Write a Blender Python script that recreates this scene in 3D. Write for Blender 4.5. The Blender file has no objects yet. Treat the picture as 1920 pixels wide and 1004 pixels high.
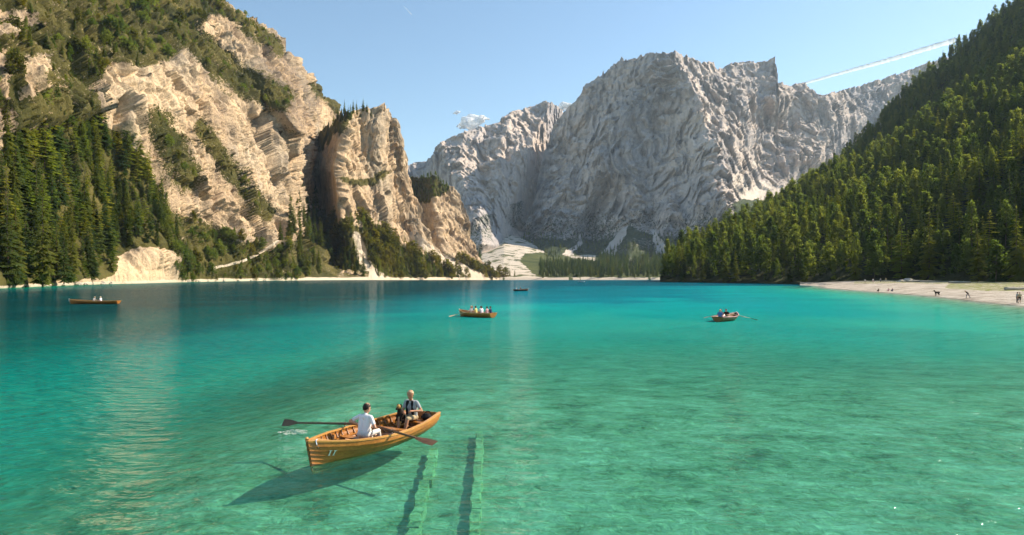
import bpy, bmesh, math, random
import numpy as np
from mathutils import Vector, Matrix

scene = bpy.context.scene
R = math.radians
# ------------------------------------------------------------------ camera, sky, sun, exposure
CAM_H, F_PX, HOR = 4.4, 1250.0, 518.0            # eye height (m), focal length and horizon at photo scale (1920 px wide)
cam_data = bpy.data.cameras.new('camera')
cam = bpy.data.objects.new('camera', cam_data)
scene.collection.objects.link(cam)
cam.location = (0, 0, CAM_H)
cam.rotation_euler = (R(90), 0, 0)
cam_data.sensor_width = 36.0
cam_data.lens = 36.0 * F_PX / 1920.0
cam_data.shift_y = (HOR - 502.0) / 1920.0
cam_data.clip_start, cam_data.clip_end = 0.1, 90000
scene.camera = cam

SUN_AZ, SUN_EL = R(71), R(38)                     # azimuth clockwise from the viewing direction (+Y)
S = Vector((math.sin(SUN_AZ) * math.cos(SUN_EL), math.cos(SUN_AZ) * math.cos(SUN_EL), math.sin(SUN_EL)))
world = bpy.data.worlds.new('World')
scene.world = world
world.use_nodes = True
wn = world.node_tree
sky = wn.nodes.new('ShaderNodeTexSky')
sky.sky_type = 'NISHITA'
sky.sun_disc = False
sky.sun_elevation, sky.sun_rotation = SUN_EL, SUN_AZ
sky.altitude, sky.air_density, sky.dust_density, sky.ozone_density = 500, 1.0, 0.35, 0.1
tone = wn.nodes.new('ShaderNodeMix')
tone.data_type, tone.blend_type = 'RGBA', 'MULTIPLY'
tone.inputs[0].default_value = 1.0
tone.inputs[7].default_value = (1.0, 1.10, 1.07, 1)
wn.links.new(sky.outputs[0], tone.inputs[6])
wn.links.new(tone.outputs[2], wn.nodes['Background'].inputs[0])
wn.nodes['Background'].inputs[1].default_value = 0.11
sun_data = bpy.data.lights.new('sun', 'SUN')
sun_data.energy, sun_data.angle, sun_data.color = 5.0, R(0.53), (1.0, 0.875, 0.70)
sun = bpy.data.objects.new('sun', sun_data)
scene.collection.objects.link(sun)
sun.rotation_euler = S.to_track_quat('Z', 'Y').to_euler()
sun.location = S * 500
vs = scene.view_settings
vs.view_transform, vs.look, vs.gamma, vs.exposure = 'Standard', 'None', 1.0, 0.72
scene.render.engine = 'CYCLES'
cy = scene.cycles
cy.use_denoising = True
cy.max_bounces, cy.diffuse_bounces, cy.glossy_bounces, cy.transparent_max_bounces, cy.volume_bounces = 4, 2, 2, 8, 0
cy.adaptive_threshold = 0.03
cy.caustics_reflective = cy.caustics_refractive = False
cy.sample_clamp_indirect = 4.0

# ------------------------------------------------------------------ helpers
def link(o, parent=None):
    scene.collection.objects.link(o)
    if parent is not None:
        o.parent = parent
    return o

def tag(o, label=None, cat=None, group=None, kind=None):
    for k, v in (('label', label), ('category', cat), ('group', group), ('kind', kind)):
        if v:
            o[k] = v
    return o

def empty(name, loc=(0, 0, 0), rz=0.0, scale=1.0):
    o = bpy.data.objects.new(name, None)
    o.empty_display_size = 0.2
    o.location = loc
    o.rotation_euler = (0, 0, rz)
    o.scale = (scale,) * 3
    return link(o)

def mesh_obj(name, verts, faces, mats, parent=None, smooth=True, mat_idx=None):
    me = bpy.data.meshes.new(name)
    me.from_pydata([tuple(v) for v in verts], [], [tuple(int(i) for i in f) for f in faces])
    for m in (mats if isinstance(mats, (list, tuple)) else [mats]):
        me.materials.append(m)
    if mat_idx is not None:
        me.polygons.foreach_set('material_index', np.asarray(mat_idx, dtype=np.int32))
    me.polygons.foreach_set('use_smooth', np.full(len(me.polygons), smooth))
    me.update()
    return link(bpy.data.objects.new(name, me), parent)

def Pw(px, py, Y):
    """photo pixel at a chosen distance -> place in the world"""
    px, py, Y = np.asarray(px, float), np.asarray(py, float), np.asarray(Y, float)
    return np.stack([(px - 960.0) / F_PX * Y, Y + 0 * px, CAM_H + (HOR - py) / F_PX * Y], -1)

def to_px(p):
    return 960 + F_PX * p[..., 0] / p[..., 1], HOR - F_PX * (p[..., 2] - CAM_H) / p[..., 1]

def ip(x, pts):
    a = np.array(pts, float)
    return np.interp(x, a[:, 0], a[:, 1])

def _h(ix, iy, iz, seed):
    with np.errstate(over='ignore'):
        n = (ix.astype(np.uint32) * np.uint32(374761393) + iy.astype(np.uint32) * np.uint32(668265263)
             + iz.astype(np.uint32) * np.uint32(2147483647) + np.uint32(seed * 1274126177 & 0xffffffff))
        n = (n ^ (n >> np.uint32(13))) * np.uint32(1274126177)
        n = (n ^ (n >> np.uint32(16))) * np.uint32(2246822519)
        n = n ^ (n >> np.uint32(15))
    return n

def noise(p, seed=0):
    """gradient noise, about -0.8..0.8"""
    f = np.floor(p); i = f.astype(np.int64); t = p - f
    u = t * t * t * (t * (t * 6 - 15) + 10)
    out = 0
    for dx in (0, 1):
        for dy in (0, 1):
            for dz in (0, 1):
                h = _h(i[..., 0] + dx, i[..., 1] + dy, i[..., 2] + dz, seed)
                gx = ((h & np.uint32(255)).astype(float) - 127.5) / 127.5
                gy = (((h >> np.uint32(8)) & np.uint32(255)).astype(float) - 127.5) / 127.5
                gz = (((h >> np.uint32(16)) & np.uint32(255)).astype(float) - 127.5) / 127.5
                g = gx * (t[..., 0] - dx) + gy * (t[..., 1] - dy) + gz * (t[..., 2] - dz)
                w = (u[..., 0] if dx else 1 - u[..., 0]) * (u[..., 1] if dy else 1 - u[..., 1]) * (u[..., 2] if dz else 1 - u[..., 2])
                out = out + g * w
    return out * 1.2

def fbm(p, octs=5, seed=0, gain=0.5, ridged=False):
    s, a, tot = 0, 1.0, 0
    for o in range(octs):
        n = noise(p * (2.0 ** o) + 17.3 * o, seed + o)
        if ridged:
            n = 1 - 2 * np.abs(n)
        s = s + a * n; tot += a; a *= gain
    return s / tot

def facets(p, seed=0):
    """broken-rock noise: cells, each a tilted plane of its own"""
    f = np.floor(p - 0.5).astype(np.int64)
    best = np.full(p.shape[:-1], 1e9); val = np.zeros(p.shape[:-1])
    for dx in (0, 1):
        for dy in (0, 1):
            for dz in (0, 1):
                c = f + np.array([dx, dy, dz])
                h = _h(c[..., 0], c[..., 1], c[..., 2], seed)
                b = lambda k: ((h >> np.uint32(k)) & np.uint32(127)).astype(float) / 127.0
                r = p - (c + 0.5 + 0.8 * (np.stack([b(0), b(7), b(14)], -1) - 0.5))
                d = (r * r).sum(-1)
                h2 = _h(c[..., 2], c[..., 0], c[..., 1], seed + 7)
                b2 = lambda k: ((h2 >> np.uint32(k)) & np.uint32(127)).astype(float) / 127.0 - 0.5
                w = b(21) - 0.5 + 1.5 * (r[..., 0] * b2(0) + r[..., 1] * b2(7) + r[..., 2] * b2(14))
                m = d < best
                best = np.where(m, d, best); val = np.where(m, w, val)
    return val

def smooth2(a, n):
    for _ in range(n):
        b = np.pad(a, 1, mode='edge')
        a = (b[:-2, 1:-1] + b[2:, 1:-1] + b[1:-1, :-2] + b[1:-1, 2:] + 4 * a) / 8
    return a

def normals(G):
    du = np.gradient(G, axis=1); dv = np.gradient(G, axis=0)
    n = np.cross(du, dv)
    return n / (np.linalg.norm(n, axis=-1, keepdims=True) + 1e-9)

def in_poly(px, py, poly):
    a = np.array(poly, float); res = np.zeros(np.shape(px), bool); j = len(a) - 1
    for i in range(len(a)):
        c = ((a[i, 1] > py) != (a[j, 1] > py)) & (px < (a[j, 0] - a[i, 0]) * (py - a[i, 1]) / (a[j, 1] - a[i, 1] + 1e-12) + a[i, 0])
        res ^= c; j = i
    return res

def near_line(px, py, line):
    d = np.full(np.shape(px), 1e9)
    for (x0, y0), (x1, y1) in zip(line[:-1], line[1:]):
        t = np.clip(((px - x0) * (x1 - x0) + (py - y0) * (y1 - y0)) / ((x1 - x0) ** 2 + (y1 - y0) ** 2), 0, 1)
        d = np.minimum(d, np.hypot(px - x0 - t * (x1 - x0), py - y0 - t * (y1 - y0)))
    return d

def rib(px, py, line, amp, wl, wr):
    """a rib standing out of a rock face; line = (x, y) from top to bottom"""
    a = np.array(line, float)
    x = np.interp(py, a[:, 1], a[:, 0])
    d = px - x
    k = np.where(d < 0, 1 + d / wl, 1 - d / wr)
    fade = np.clip((py - a[0, 1] + 40) / 40, 0, 1) * np.clip((a[-1, 1] + 50 - py) / 50, 0, 1)
    return amp * np.clip(k, 0, 1) * fade

def grid_obj(name, G, mat, attrs=None, kind='structure', label=None):
    nv, nu = G.shape[:2]
    idx = np.arange(nv * nu).reshape(nv, nu)
    q = np.stack([idx[:-1, :-1], idx[:-1, 1:], idx[1:, 1:], idx[1:, :-1]], -1).reshape(-1, 4)
    me = bpy.data.meshes.new(name)
    me.vertices.add(nv * nu); me.vertices.foreach_set('co', G.reshape(-1).astype(np.float32))
    me.loops.add(q.size); me.loops.foreach_set('vertex_index', q.reshape(-1).astype(np.int32))
    me.polygons.add(len(q)); me.polygons.foreach_set('loop_start', np.arange(0, q.size, 4, dtype=np.int32))
    me.polygons.foreach_set('use_smooth', np.ones(len(q), bool))
    me.update(calc_edges=True); me.validate()
    me.materials.append(mat)
    for k, v in (attrs or {}).items():
        at = me.attributes.new(k, 'FLOAT', 'POINT')
        at.data.foreach_set('value', np.ascontiguousarray(v, dtype=np.float32).reshape(-1))
    o = link(bpy.data.objects.new(name, me))
    return tag(o, label, None, None, kind)

# ------------------------------------------------------------------ materials
class NT:
    def __init__(self, name):
        self.m = bpy.data.materials.new(name); self.m.use_nodes = True
        self.t = self.m.node_tree; self.t.nodes.clear()
        self.out = self.t.nodes.new('ShaderNodeOutputMaterial')
    def n(self, typ, ins=None, **kw):
        nd = self.t.nodes.new('ShaderNode' + typ)
        for k, v in kw.items():
            setattr(nd, k, v)
        for k, v in (ins or {}).items():
            self.set(nd.inputs[k], v)
        return nd
    def set(self, sock, v):
        if hasattr(v, 'is_output') or isinstance(v, bpy.types.NodeSocket):
            self.t.links.new(v, sock)
        elif isinstance(v, bpy.types.Node):
            self.t.links.new(v.outputs[0], sock)
        else:
            sock.default_value = v if not (isinstance(v, tuple) and len(v) == 3 and sock.type == 'RGBA') else (*v, 1)
    def math(self, op, a, b=0.0, clamp=False):
        nd = self.n('Math', operation=op, use_clamp=clamp); self.set(nd.inputs[0], a); self.set(nd.inputs[1], b); return nd.outputs[0]
    def mix(self, f, a, b, blend='MIX'):
        nd = self.n('Mix', data_type='RGBA', blend_type=blend)
        self.set(nd.inputs[0], f); self.set(nd.inputs[6], a); self.set(nd.inputs[7], b); return nd.outputs[2]
    def ramp(self, f, stops, interp='LINEAR'):
        nd = self.n('ValToRGB'); nd.color_ramp.interpolation = interp
        e = nd.color_ramp.elements
        while len(e) < len(stops):
            e.new(0.5)
        for el, (p, c) in zip(e, stops):
            el.position = p; el.color = (*c, 1) if isinstance(c, tuple) else (c, c, c, 1)
        self.set(nd.inputs[0], f); return nd.outputs[0]
    def coord(self, scale=(1, 1, 1), obj=False, rot=(0, 0, 0)):
        src = self.n('TexCoord').outputs['Object'] if obj else self.n('NewGeometry').outputs['Position']
        mp = self.n('Mapping'); self.set(mp.inputs['Vector'], src); mp.inputs['Scale'].default_value = scale
        mp.inputs['Rotation'].default_value = rot
        return mp.outputs[0]
    def noise(self, vec, scale, detail=4, rough=0.55, dist=0.0):
        return self.n('TexNoise', {'Vector': vec, 'Scale': scale, 'Detail': detail, 'Roughness': rough, 'Distortion': dist}).outputs[0]
    def attr(self, name):
        return self.n('Attribute', attribute_name=name).outputs['Fac']
    def bump(self, h, strength, dist):
        return self.n('Bump', {'Height': h, 'Strength': strength, 'Distance': dist}).outputs[0]
    def done(self, sh, vol=None):
        if sh is not None:
            self.t.links.new(sh.outputs[0] if isinstance(sh, bpy.types.Node) else sh, self.out.inputs[0])
        if vol is not None:
            self.t.links.new(vol.outputs[0], self.out.inputs[1])
        return self.m
    def pbr(self, col, rough=0.8, normal=None, spec=0.2, **kw):
        ins = {'Base Color': col, 'Roughness': rough, 'Specular IOR Level': spec}
        ins.update(kw)
        if normal is not None:
            ins['Normal'] = normal
        return self.n('BsdfPrincipled', ins)

def rock_mat(name, light, mid, dark, veg_a, veg_b, bare, size, strata=0.12, bed=(0.65, -0.5, 0)):
    """size = metres of the large mottling"""
    t = NT(name)
    p = t.coord()
    pv = t.coord((1, 1, 0.28))
    ps = t.coord((0.25, 0.25, 1.6), rot=bed)
    n1 = t.noise(p, 1.0 / size, 3, 0.6)
    n2 = t.noise(pv, 6.0 / size, 3, 0.62)
    n3 = t.noise(ps, 3.0 / size, 3, 0.6)
    fine = t.noise(p, 22.0 / size, 4, 0.68)
    v = t.math('ADD', t.math('MULTIPLY', n1, 0.45), t.math('MULTIPLY', n2, 0.35))
    v = t.math('ADD', v, t.math('MULTIPLY', n3, 0.20 if strata < 0.4 else 0.42))
    v = t.math('ADD', v, t.math('MULTIPLY', t.math('SUBTRACT', fine, 0.5), 0.38))
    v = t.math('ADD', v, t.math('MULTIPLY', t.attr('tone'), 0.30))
    col = t.ramp(v, [(0.34, dark), (0.47, mid), (0.60, light), (0.72, tuple(min(1, c * 1.12) for c in light))])
    stain = t.ramp(t.noise(t.coord((1, 1, 0.07)), 9.0 / size, 4, 0.7), [(0.45, 0.0), (0.62, 1.0)])
    stain = t.math('MULTIPLY', stain, t.ramp(n1, [(0.40, 0.15), (0.60, 0.8)]))
    col = t.mix(t.math('MULTIPLY', stain, 0.75), col, tuple(0.30 * x + 0.06 for x in mid))
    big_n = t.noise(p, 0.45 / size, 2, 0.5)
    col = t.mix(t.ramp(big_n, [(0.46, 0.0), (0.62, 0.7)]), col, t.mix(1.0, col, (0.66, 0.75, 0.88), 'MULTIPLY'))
    vn = n1
    vcol = t.ramp(vn, [(0.30, veg_a), (0.68, veg_b)])
    vf = t.math('ADD', t.attr('veg'), t.math('MULTIPLY', t.math('SUBTRACT', fine, 0.5), 1.5))
    vf = t.ramp(vf, [(0.44, 0.0), (0.56, 1.0)])
    col = t.mix(vf, col, vcol)
    bf = t.math('ADD', t.attr('bare'), t.math('MULTIPLY', t.math('SUBTRACT', fine, 0.5), 0.7))
    bf = t.ramp(bf, [(0.44, 0.0), (0.58, 1.0)])
    col = t.mix(bf, col, t.mix(fine, tuple(c * 0.8 for c in bare), bare))
    h = t.math('ADD', t.math('MULTIPLY', n2, 0.10 if strata > 0.4 else 0.25), t.math('MULTIPLY', fine, 0.45))
    nb = t.bump(h, 0.8, size * 0.07)
    return t.done(t.pbr(col, 0.95, nb, 0.1))

M = {}
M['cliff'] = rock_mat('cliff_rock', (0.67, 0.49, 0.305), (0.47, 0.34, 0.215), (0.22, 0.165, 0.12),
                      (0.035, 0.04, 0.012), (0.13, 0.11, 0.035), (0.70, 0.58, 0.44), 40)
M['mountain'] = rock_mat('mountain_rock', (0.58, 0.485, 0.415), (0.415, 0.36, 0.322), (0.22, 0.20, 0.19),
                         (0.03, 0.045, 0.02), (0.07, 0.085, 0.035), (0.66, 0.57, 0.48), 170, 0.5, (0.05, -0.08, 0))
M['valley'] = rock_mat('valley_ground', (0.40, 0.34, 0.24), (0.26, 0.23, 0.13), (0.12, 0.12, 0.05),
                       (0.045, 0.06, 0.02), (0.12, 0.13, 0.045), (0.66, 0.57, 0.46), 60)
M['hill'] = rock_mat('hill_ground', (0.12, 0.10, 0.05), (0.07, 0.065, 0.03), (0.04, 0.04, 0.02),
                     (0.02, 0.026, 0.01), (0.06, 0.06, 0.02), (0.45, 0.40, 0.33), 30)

t = NT('beach_gravel')
p = t.coord()
g = t.noise(p, 0.22, 6, 0.65); g2 = t.noise(p, 2.5, 6, 0.75)
c = t.ramp(t.math('ADD', t.math('MULTIPLY', g, 0.6), t.math('MULTIPLY', g2, 0.4)), [(0.41, (0.21, 0.175, 0.135)), (0.50, (0.42, 0.36, 0.29)), (0.60, (0.58, 0.51, 0.43))])
gr = t.ramp(t.math('ADD', t.attr('veg'), t.math('MULTIPLY', t.math('SUBTRACT', t.noise(p, 0.7, 5, 0.7), 0.5), 1.1)), [(0.45, 0.0), (0.58, 1.0)])
c = t.mix(gr, c, t.ramp(t.noise(p, 1.3, 5, 0.7), [(0.3, (0.10, 0.13, 0.02)), (0.7, (0.27, 0.27, 0.06))]))
c = t.mix(t.attr('bare'), c, (0.20, 0.165, 0.11))
M['beach'] = t.done(t.pbr(c, 0.95, t.bump(g2, 0.6, 0.15), 0.1))

t = NT('lake_bed_silt')
p = t.coord()
a = t.noise(p, 0.55, 6, 0.6, 0.4); b = t.noise(p, 2.6, 5, 0.65, 0.8); d = t.noise(p, 9.0, 4, 0.6)
v = t.math('ADD', t.math('ADD', t.math('MULTIPLY', a, 0.5), t.math('MULTIPLY', b, 0.35)), t.math('MULTIPLY', d, 0.15))
c = t.ramp(v, [(0.38, (0.08, 0.11, 0.06)), (0.47, (0.28, 0.29, 0.17)), (0.57, (0.47, 0.43, 0.30)), (0.68, (0.66, 0.60, 0.45))])
M['bed'] = t.done(t.pbr(c, 0.9, t.bump(b, 0.5, 0.2), 0.1))

def plain(name, col, rough=0.7, spec=0.25, var=0.18, scale=8.0, bump=0.0):
    t = NT(name)
    p = t.coord(obj=True)
    n = t.noise(p, scale, 5, 0.6)
    c = t.mix(n, tuple(x * (1 - var) for x in col), tuple(min(1, x * (1 + var)) for x in col))
    nb = t.bump(n, bump, 0.02) if bump else None
    return t.done(t.pbr(c, rough, nb, spec))

def wood(name, light, dark, rough=0.42, coat=0.15, scale=1.0):
    t = NT(name)
    p = t.coord((1.2 * scale, 9 * scale, 9 * scale), obj=True)
    n = t.noise(p, 3.0, 7, 0.65, 1.2)
    w = t.noise(t.coord(obj=True), 1.6, 5, 0.6)
    f = t.math('ADD', t.math('MULTIPLY', n, 0.65), t.math('MULTIPLY', w, 0.35))
    c = t.ramp(f, [(0.34, dark), (0.62, light)])
    return t.done(t.pbr(c, rough, t.bump(n, 0.25, 0.004), 0.4, **{'Coat Weight': coat, 'Coat Roughness': 0.18}))

M['varnish'] = wood('varnished_wood', (0.50, 0.20, 0.036), (0.22, 0.075, 0.014))
M['varnish_mid'] = wood('aged_varnished_wood', (0.43, 0.17, 0.028), (0.20, 0.07, 0.012))
M['varnish_dark'] = wood('dark_varnished_wood', (0.30, 0.13, 0.04), (0.13, 0.05, 0.02))
M['wood_trim'] = wood('pale_trim_wood', (0.66, 0.33, 0.085), (0.42, 0.19, 0.04))
M['wood_floor'] = wood('floor_wood', (0.075, 0.035, 0.02), (0.035, 0.018, 0.012), 0.6, 0.1)
M['oar_wood'] = wood('oar_wood', (0.17, 0.085, 0.04), (0.07, 0.032, 0.018), 0.6, 0.0)
M['oar_pale'] = wood('pale_oar_wood', (0.62, 0.46, 0.28), (0.42, 0.28, 0.15), 0.5, 0.2)
M['metal'] = plain('dark_metal', (0.07, 0.065, 0.06), 0.4, 0.5)
M['white_paint'] = plain('white_paint', (0.80, 0.78, 0.70), 0.6, 0.3, 0.08)
M['rope'] = plain('blue_white_rope', (0.55, 0.62, 0.75), 0.8)
M['skin'] = plain('skin', (0.56, 0.30, 0.19), 0.55, 0.3, 0.08)
M['skin_tan'] = plain('tanned_skin', (0.46, 0.23, 0.13), 0.55, 0.3, 0.08)
M['shirt_white'] = plain('white_cotton', (0.80, 0.78, 0.80), 0.9, 0.1, 0.06, 5)
M['trouser_cream'] = plain('cream_trousers', (0.72, 0.68, 0.60), 0.9, 0.1, 0.08, 5)
M['shirt_grey'] = plain('light_grey_shirt', (0.34, 0.36, 0.37), 0.9, 0.1, 0.1, 5)
M['black_cloth'] = plain('black_cloth', (0.018, 0.018, 0.02), 0.85, 0.15)
M['navy'] = plain('navy_cloth', (0.025, 0.045, 0.10), 0.85, 0.15)
M['blue'] = plain('blue_cloth', (0.08, 0.20, 0.42), 0.85, 0.15)
M['red'] = plain('dark_red_cloth', (0.34, 0.05, 0.04), 0.85, 0.15)
M['yellow'] = plain('yellow_cloth', (0.70, 0.60, 0.22), 0.85, 0.15)
M['pink'] = plain('pink_cloth', (0.66, 0.36, 0.36), 0.85, 0.15)
M['khaki'] = plain('khaki_cloth', (0.42, 0.33, 0.20), 0.9, 0.1)
M['hair_dark'] = plain('dark_brown_hair', (0.022, 0.014, 0.01), 0.6, 0.3)
M['hair_fair'] = plain('fair_hair', (0.60, 0.45, 0.27), 0.6, 0.3)
M['fur_tan'] = plain('tan_fur', (0.46, 0.26, 0.09), 0.85, 0.1, 0.3, 20)
M['fur_black'] = plain('black_fur', (0.025, 0.018, 0.014), 0.8, 0.1, 0.3, 20)
M['eye'] = plain('eye_dark', (0.01, 0.008, 0.006), 0.2, 0.5)
M['stone'] = plain('shore_stone', (0.50, 0.44, 0.36), 0.95, 0.1, 0.35, 1.5, 0.6)
M['log'] = plain('bleached_driftwood', (0.42, 0.37, 0.31), 0.9, 0.1, 0.25, 6, 0.3)
t = NT('algae_covered_beam')
p = t.coord()
a = t.noise(p, 1.7, 5, 0.65, 0.6); b = t.noise(p, 7.0, 4, 0.7)
c = t.ramp(t.math('ADD', t.math('MULTIPLY', a, 0.6), t.math('MULTIPLY', b, 0.4)), [(0.36, (0.13, 0.15, 0.07)), (0.48, (0.42, 0.38, 0.19)), (0.58, (0.62, 0.54, 0.31)), (0.70, (0.80, 0.72, 0.50))])
M['beam'] = t.done(t.pbr(c, 0.95, t.bump(b, 0.8, 0.05), 0.1))

def leaf_mat(name, a, b, c_):
    t = NT(name)
    r = t.n('ObjectInfo').outputs['Random']
    n = t.noise(t.coord(obj=True), 9.0, 3, 0.6)
    f = t.math('ADD', t.math('MULTIPLY', r, 0.75), t.math('MULTIPLY', n, 0.3))
    c = t.ramp(f, [(0.12, a), (0.5, b), (0.92, c_)])
    d = t.n('BsdfDiffuse', {'Color': c})
    tr = t.n('BsdfTranslucent', {'Color': t.mix(1.0, c, (1.95, 2.1, 0.95), 'MULTIPLY')})
    mx = t.n('MixShader', {0: 0.55, 1: d.outputs[0], 2: tr.outputs[0]})
    return t.done(mx)

M['needle'] = leaf_mat('spruce_needles', (0.046, 0.064, 0.020), (0.092, 0.113, 0.028), (0.166, 0.166, 0.038))
M['needle_cool'] = leaf_mat('cool_spruce_needles', (0.038, 0.064, 0.026), (0.070, 0.102, 0.033), (0.122, 0.147, 0.044))  # cooler, slightly darker green of the broad and thin spruces
M['larch'] = leaf_mat('larch_needles', (0.109, 0.147, 0.031), (0.173, 0.198, 0.038), (0.269, 0.243, 0.044))
M['pine'] = leaf_mat('pine_needles', (0.070, 0.102, 0.031), (0.122, 0.147, 0.044), (0.179, 0.186, 0.051))
M['bush'] = leaf_mat('bush_leaves', (0.055, 0.060, 0.018), (0.10, 0.095, 0.024), (0.16, 0.13, 0.030))
M['bark'] = plain('bark', (0.13, 0.095, 0.065), 0.95, 0.1, 0.35, 8)

# ------------------------------------------------------------------ the terrain
SHEETS = {}

def rough_rock(G, base_amp, big, seed, fade=None, dip=(0.10, 0.06), fw=(0.85, 0.42, 0.2)):
    """displace a smooth rock face: ribs and gullies, ledges, blocks"""
    N = normals(G)
    if fw[0] < 0.5:                                    # far mountains: relief pushed out one way, so that it breaks and does not swell
        N = np.broadcast_to(np.array([-0.12, -0.97, 0.20]), G.shape)
    else:
        mN = N.reshape(-1, 3).mean(0); mN = mN / np.linalg.norm(mN)
        N = 0.35 * N + 0.65 * mN; N = N / np.linalg.norm(N, axis=-1, keepdims=True)
    p = G / big
    f = 1.0 if fade is None else fade
    far = fw[0] < 0.5
    ribs = fbm(p * np.array([1.6, 1.6, 0.5]), 3 if far else 5, seed, 0.34 if far else 0.55, True)
    strat = noise(np.stack([p[..., 0] * 0.6, p[..., 1] * 0.6, (p[..., 2] + dip[0] * p[..., 0] + dip[1] * p[..., 1]) * 7.0], -1), seed + 31)
    strat += 0.6 * noise(np.stack([p[..., 0] * 0.5, p[..., 1] * 0.5, (p[..., 2] + dip[0] * p[..., 0]) * 17.0], -1), seed + 33)
    blk = fbm(p * 4.5, 5, seed + 50, 0.6)
    blk2 = fbm(p * np.array([9, 9, 5]), 4, seed + 70, 0.6, True)
    joints = fbm((p + 0.12 * fbm(p * 2.0, 3, seed + 8)[..., None]) * np.array([4.2, 4.2, 0.75]), 4, seed + 9, 0.6, True)
    wp = p + (0.15 if fw[0] > 0.5 else 0.12) * np.stack([noise(p * 3, seed + 5), noise(p * 3, seed + 6), noise(p * 3, seed + 7)], -1)
    ca, sa = math.cos(0.2), math.sin(0.2)
    wq = np.stack([wp[..., 0], wp[..., 1], wp[..., 2] * ca + wp[..., 0] * sa], -1)
    fc = fw[0] * facets(wq * np.array([2.9, 2.9, 1.5]), seed + 1) + fw[1] * facets(wq * np.array([7.5, 7.5, 3.6]), seed + 2) + fw[2] * facets(wq * np.array([17, 17, 10]), seed + 3)
    if far:
        fc = fc + 0.08 * facets(wq * np.array([36, 36, 30]), seed + 4) + 0.03 * facets(wq * np.array([75, 75, 60]), seed + 12)
    d = base_amp * (0.75 * ribs + (0.035 if fw[0] > 0.5 else 0.05 * np.clip((G[..., 2] - 350) / 300, 0.3, 2.2)) * strat + (0.06 if far else 0.42) * joints + (0.14 if far else 0.26) * blk + (0.03 if far else 0.09) * blk2 + 1.0 * fc)
    return G + N * (d * f)[..., None], N

def front_row(G, drop=5.0, out=8.0):
    r = G[0].copy(); r[:, 2] = -drop; r[:, 1] -= out
    return r[None]

def back_rows(G, far, down):
    r = G[-1].copy(); r[:, 1] += far; r[:, 0] *= (G[-1][:, 1] + far) / G[-1][:, 1]; r[:, 2] -= down
    m = (G[-1] + r) / 2; m[:, 2] += down * 0.2
    return np.stack([m, r])

def slope_up(G):
    return np.abs(normals(G)[..., 2])

def finish(name, G, mat, amp, big, seed, veg_fn, bare_fn, tone_fn, fade, back, label=None, base_front=True):
    fw = (0.85, 0.42, 0.20) if base_front else (0.44, 0.50, 0.32)
    G2, _ = rough_rock(G, amp, big, seed, fade * (np.clip((1.0 - v[:, None]) / 0.10, 0.7, 1) if not base_front else 1.0), fw=fw)
    px, py = to_px(G2)
    up = slope_up(G2)
    nz = fbm(G2 / big * 2.2, 5, seed + 90)
    wx, wy = 26 * fbm(G2 / big * 3.0, 5, seed + 91, 0.6), 20 * fbm(G2 / big * 3.0, 5, seed + 92, 0.6)
    if not base_front:
        wx, wy = wx * 0.7, wy * 0.7
    veg, bare, tone = smooth2(veg_fn(px + wx, py + wy, up, nz), 3), smooth2(bare_fn(px + wx * (0.2 if base_front else 0.9), py + wy * (0.2 if base_front else 0.9), up, nz), 1 if base_front else 7), smooth2(tone_fn(px + wx, py + wy, up, nz), 3)
    SHEETS[name] = G2
    pre = [front_row(G2)] if base_front else []
    npre = 1 if base_front else 0
    G3 = np.concatenate(pre + [G2, back_rows(G2, *back)])
    pad = lambda a: np.pad(a, ((npre, 2), (0, 0)), mode='edge')
    return grid_obj(name, G3, mat, {'veg': pad(veg), 'bare': pad(bare), 'tone': pad(tone)}, label=label)

def face(u, crest, base, v):
    """photo columns u between base and crest lines -> px, py grids"""
    px = np.broadcast_to(u[None, :], (len(v), len(u))).copy()
    py = base[None, :] + (crest - base)[None, :] * v[:, None]
    return px, py

# --- left cliff
u = np.linspace(-260, 690, 560)
v = np.concatenate([np.linspace(0, 0.62, 330), np.linspace(0.625, 1.0, 130)])
YB_L = lambda x: ip(x, [(-260, 150), (0, 235), (150, 330), (300, 440), (450, 580), (560, 680), (690, 800)])
crest = ip(u, [(-260, -560), (200, -200), (330, -90), (395, -22), (410, 0), (425, 25), (440, 38), (470, 48), (500, 62), (520, 85), (545, 115),
               (560, 138), (585, 160), (600, 183), (625, 190), (637, 203), (645, 225), (660, 262), (690, 330)])
base = HOR + (CAM_H - 0.6) * F_PX / YB_L(u)
px, py = face(u, crest, base, v)
tt = base[None, :] - py
Yb = YB_L(px)
g_ = ip(tt, [(0, 0), (12, 3), (30, 12), (80, 40), (150, 62), (230, 78), (320, 95), (400, 140), (480, 210), (600, 330), (1000, 640)]) * Yb / 400
Y = Yb + g_
Y -= rib(px, py, [(430, 20), (470, 130), (560, 260), (600, 370), (600, 480)], 55, 120, 50)
Y -= rib(px, py, [(330, 60), (370, 200), (420, 330), (450, 470)], 35, 90, 60)
Y -= rib(px, py, [(190, 90), (210, 200), (250, 300), (290, 460)], 26, 60, 110)
Y -= rib(px, py, [(235, 440), (270, 480), (275, 540)], 16, 50, 70)
Y += rib(px, py, [(350, 40), (440, 150), (520, 300), (545, 400)], 22, 40, 40)
Y += np.clip((px - 535) / 70, 0, 1) * 360 * np.clip(tt / 120, 0, 1)
G = Pw(px, py, smooth2(Y, 6))
fade = np.clip((G[..., 2] - 0.5) / 25, 0.06, 1) * np.clip((620 - px) / 30, 0.55, 1)
F2 = [(-300, 262), (60, 250), (150, 225), (225, 245), (262, 300), (300, 365), (332, 440), (330, 480), (240, 478), (205, 520), (-300, 560)]
F1 = [(-300, -600), (430, -600), (420, 20), (352, 62), (330, 112), (262, 126), (205, 118), (182, 170), (198, 240), (-300, 262)]
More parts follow.
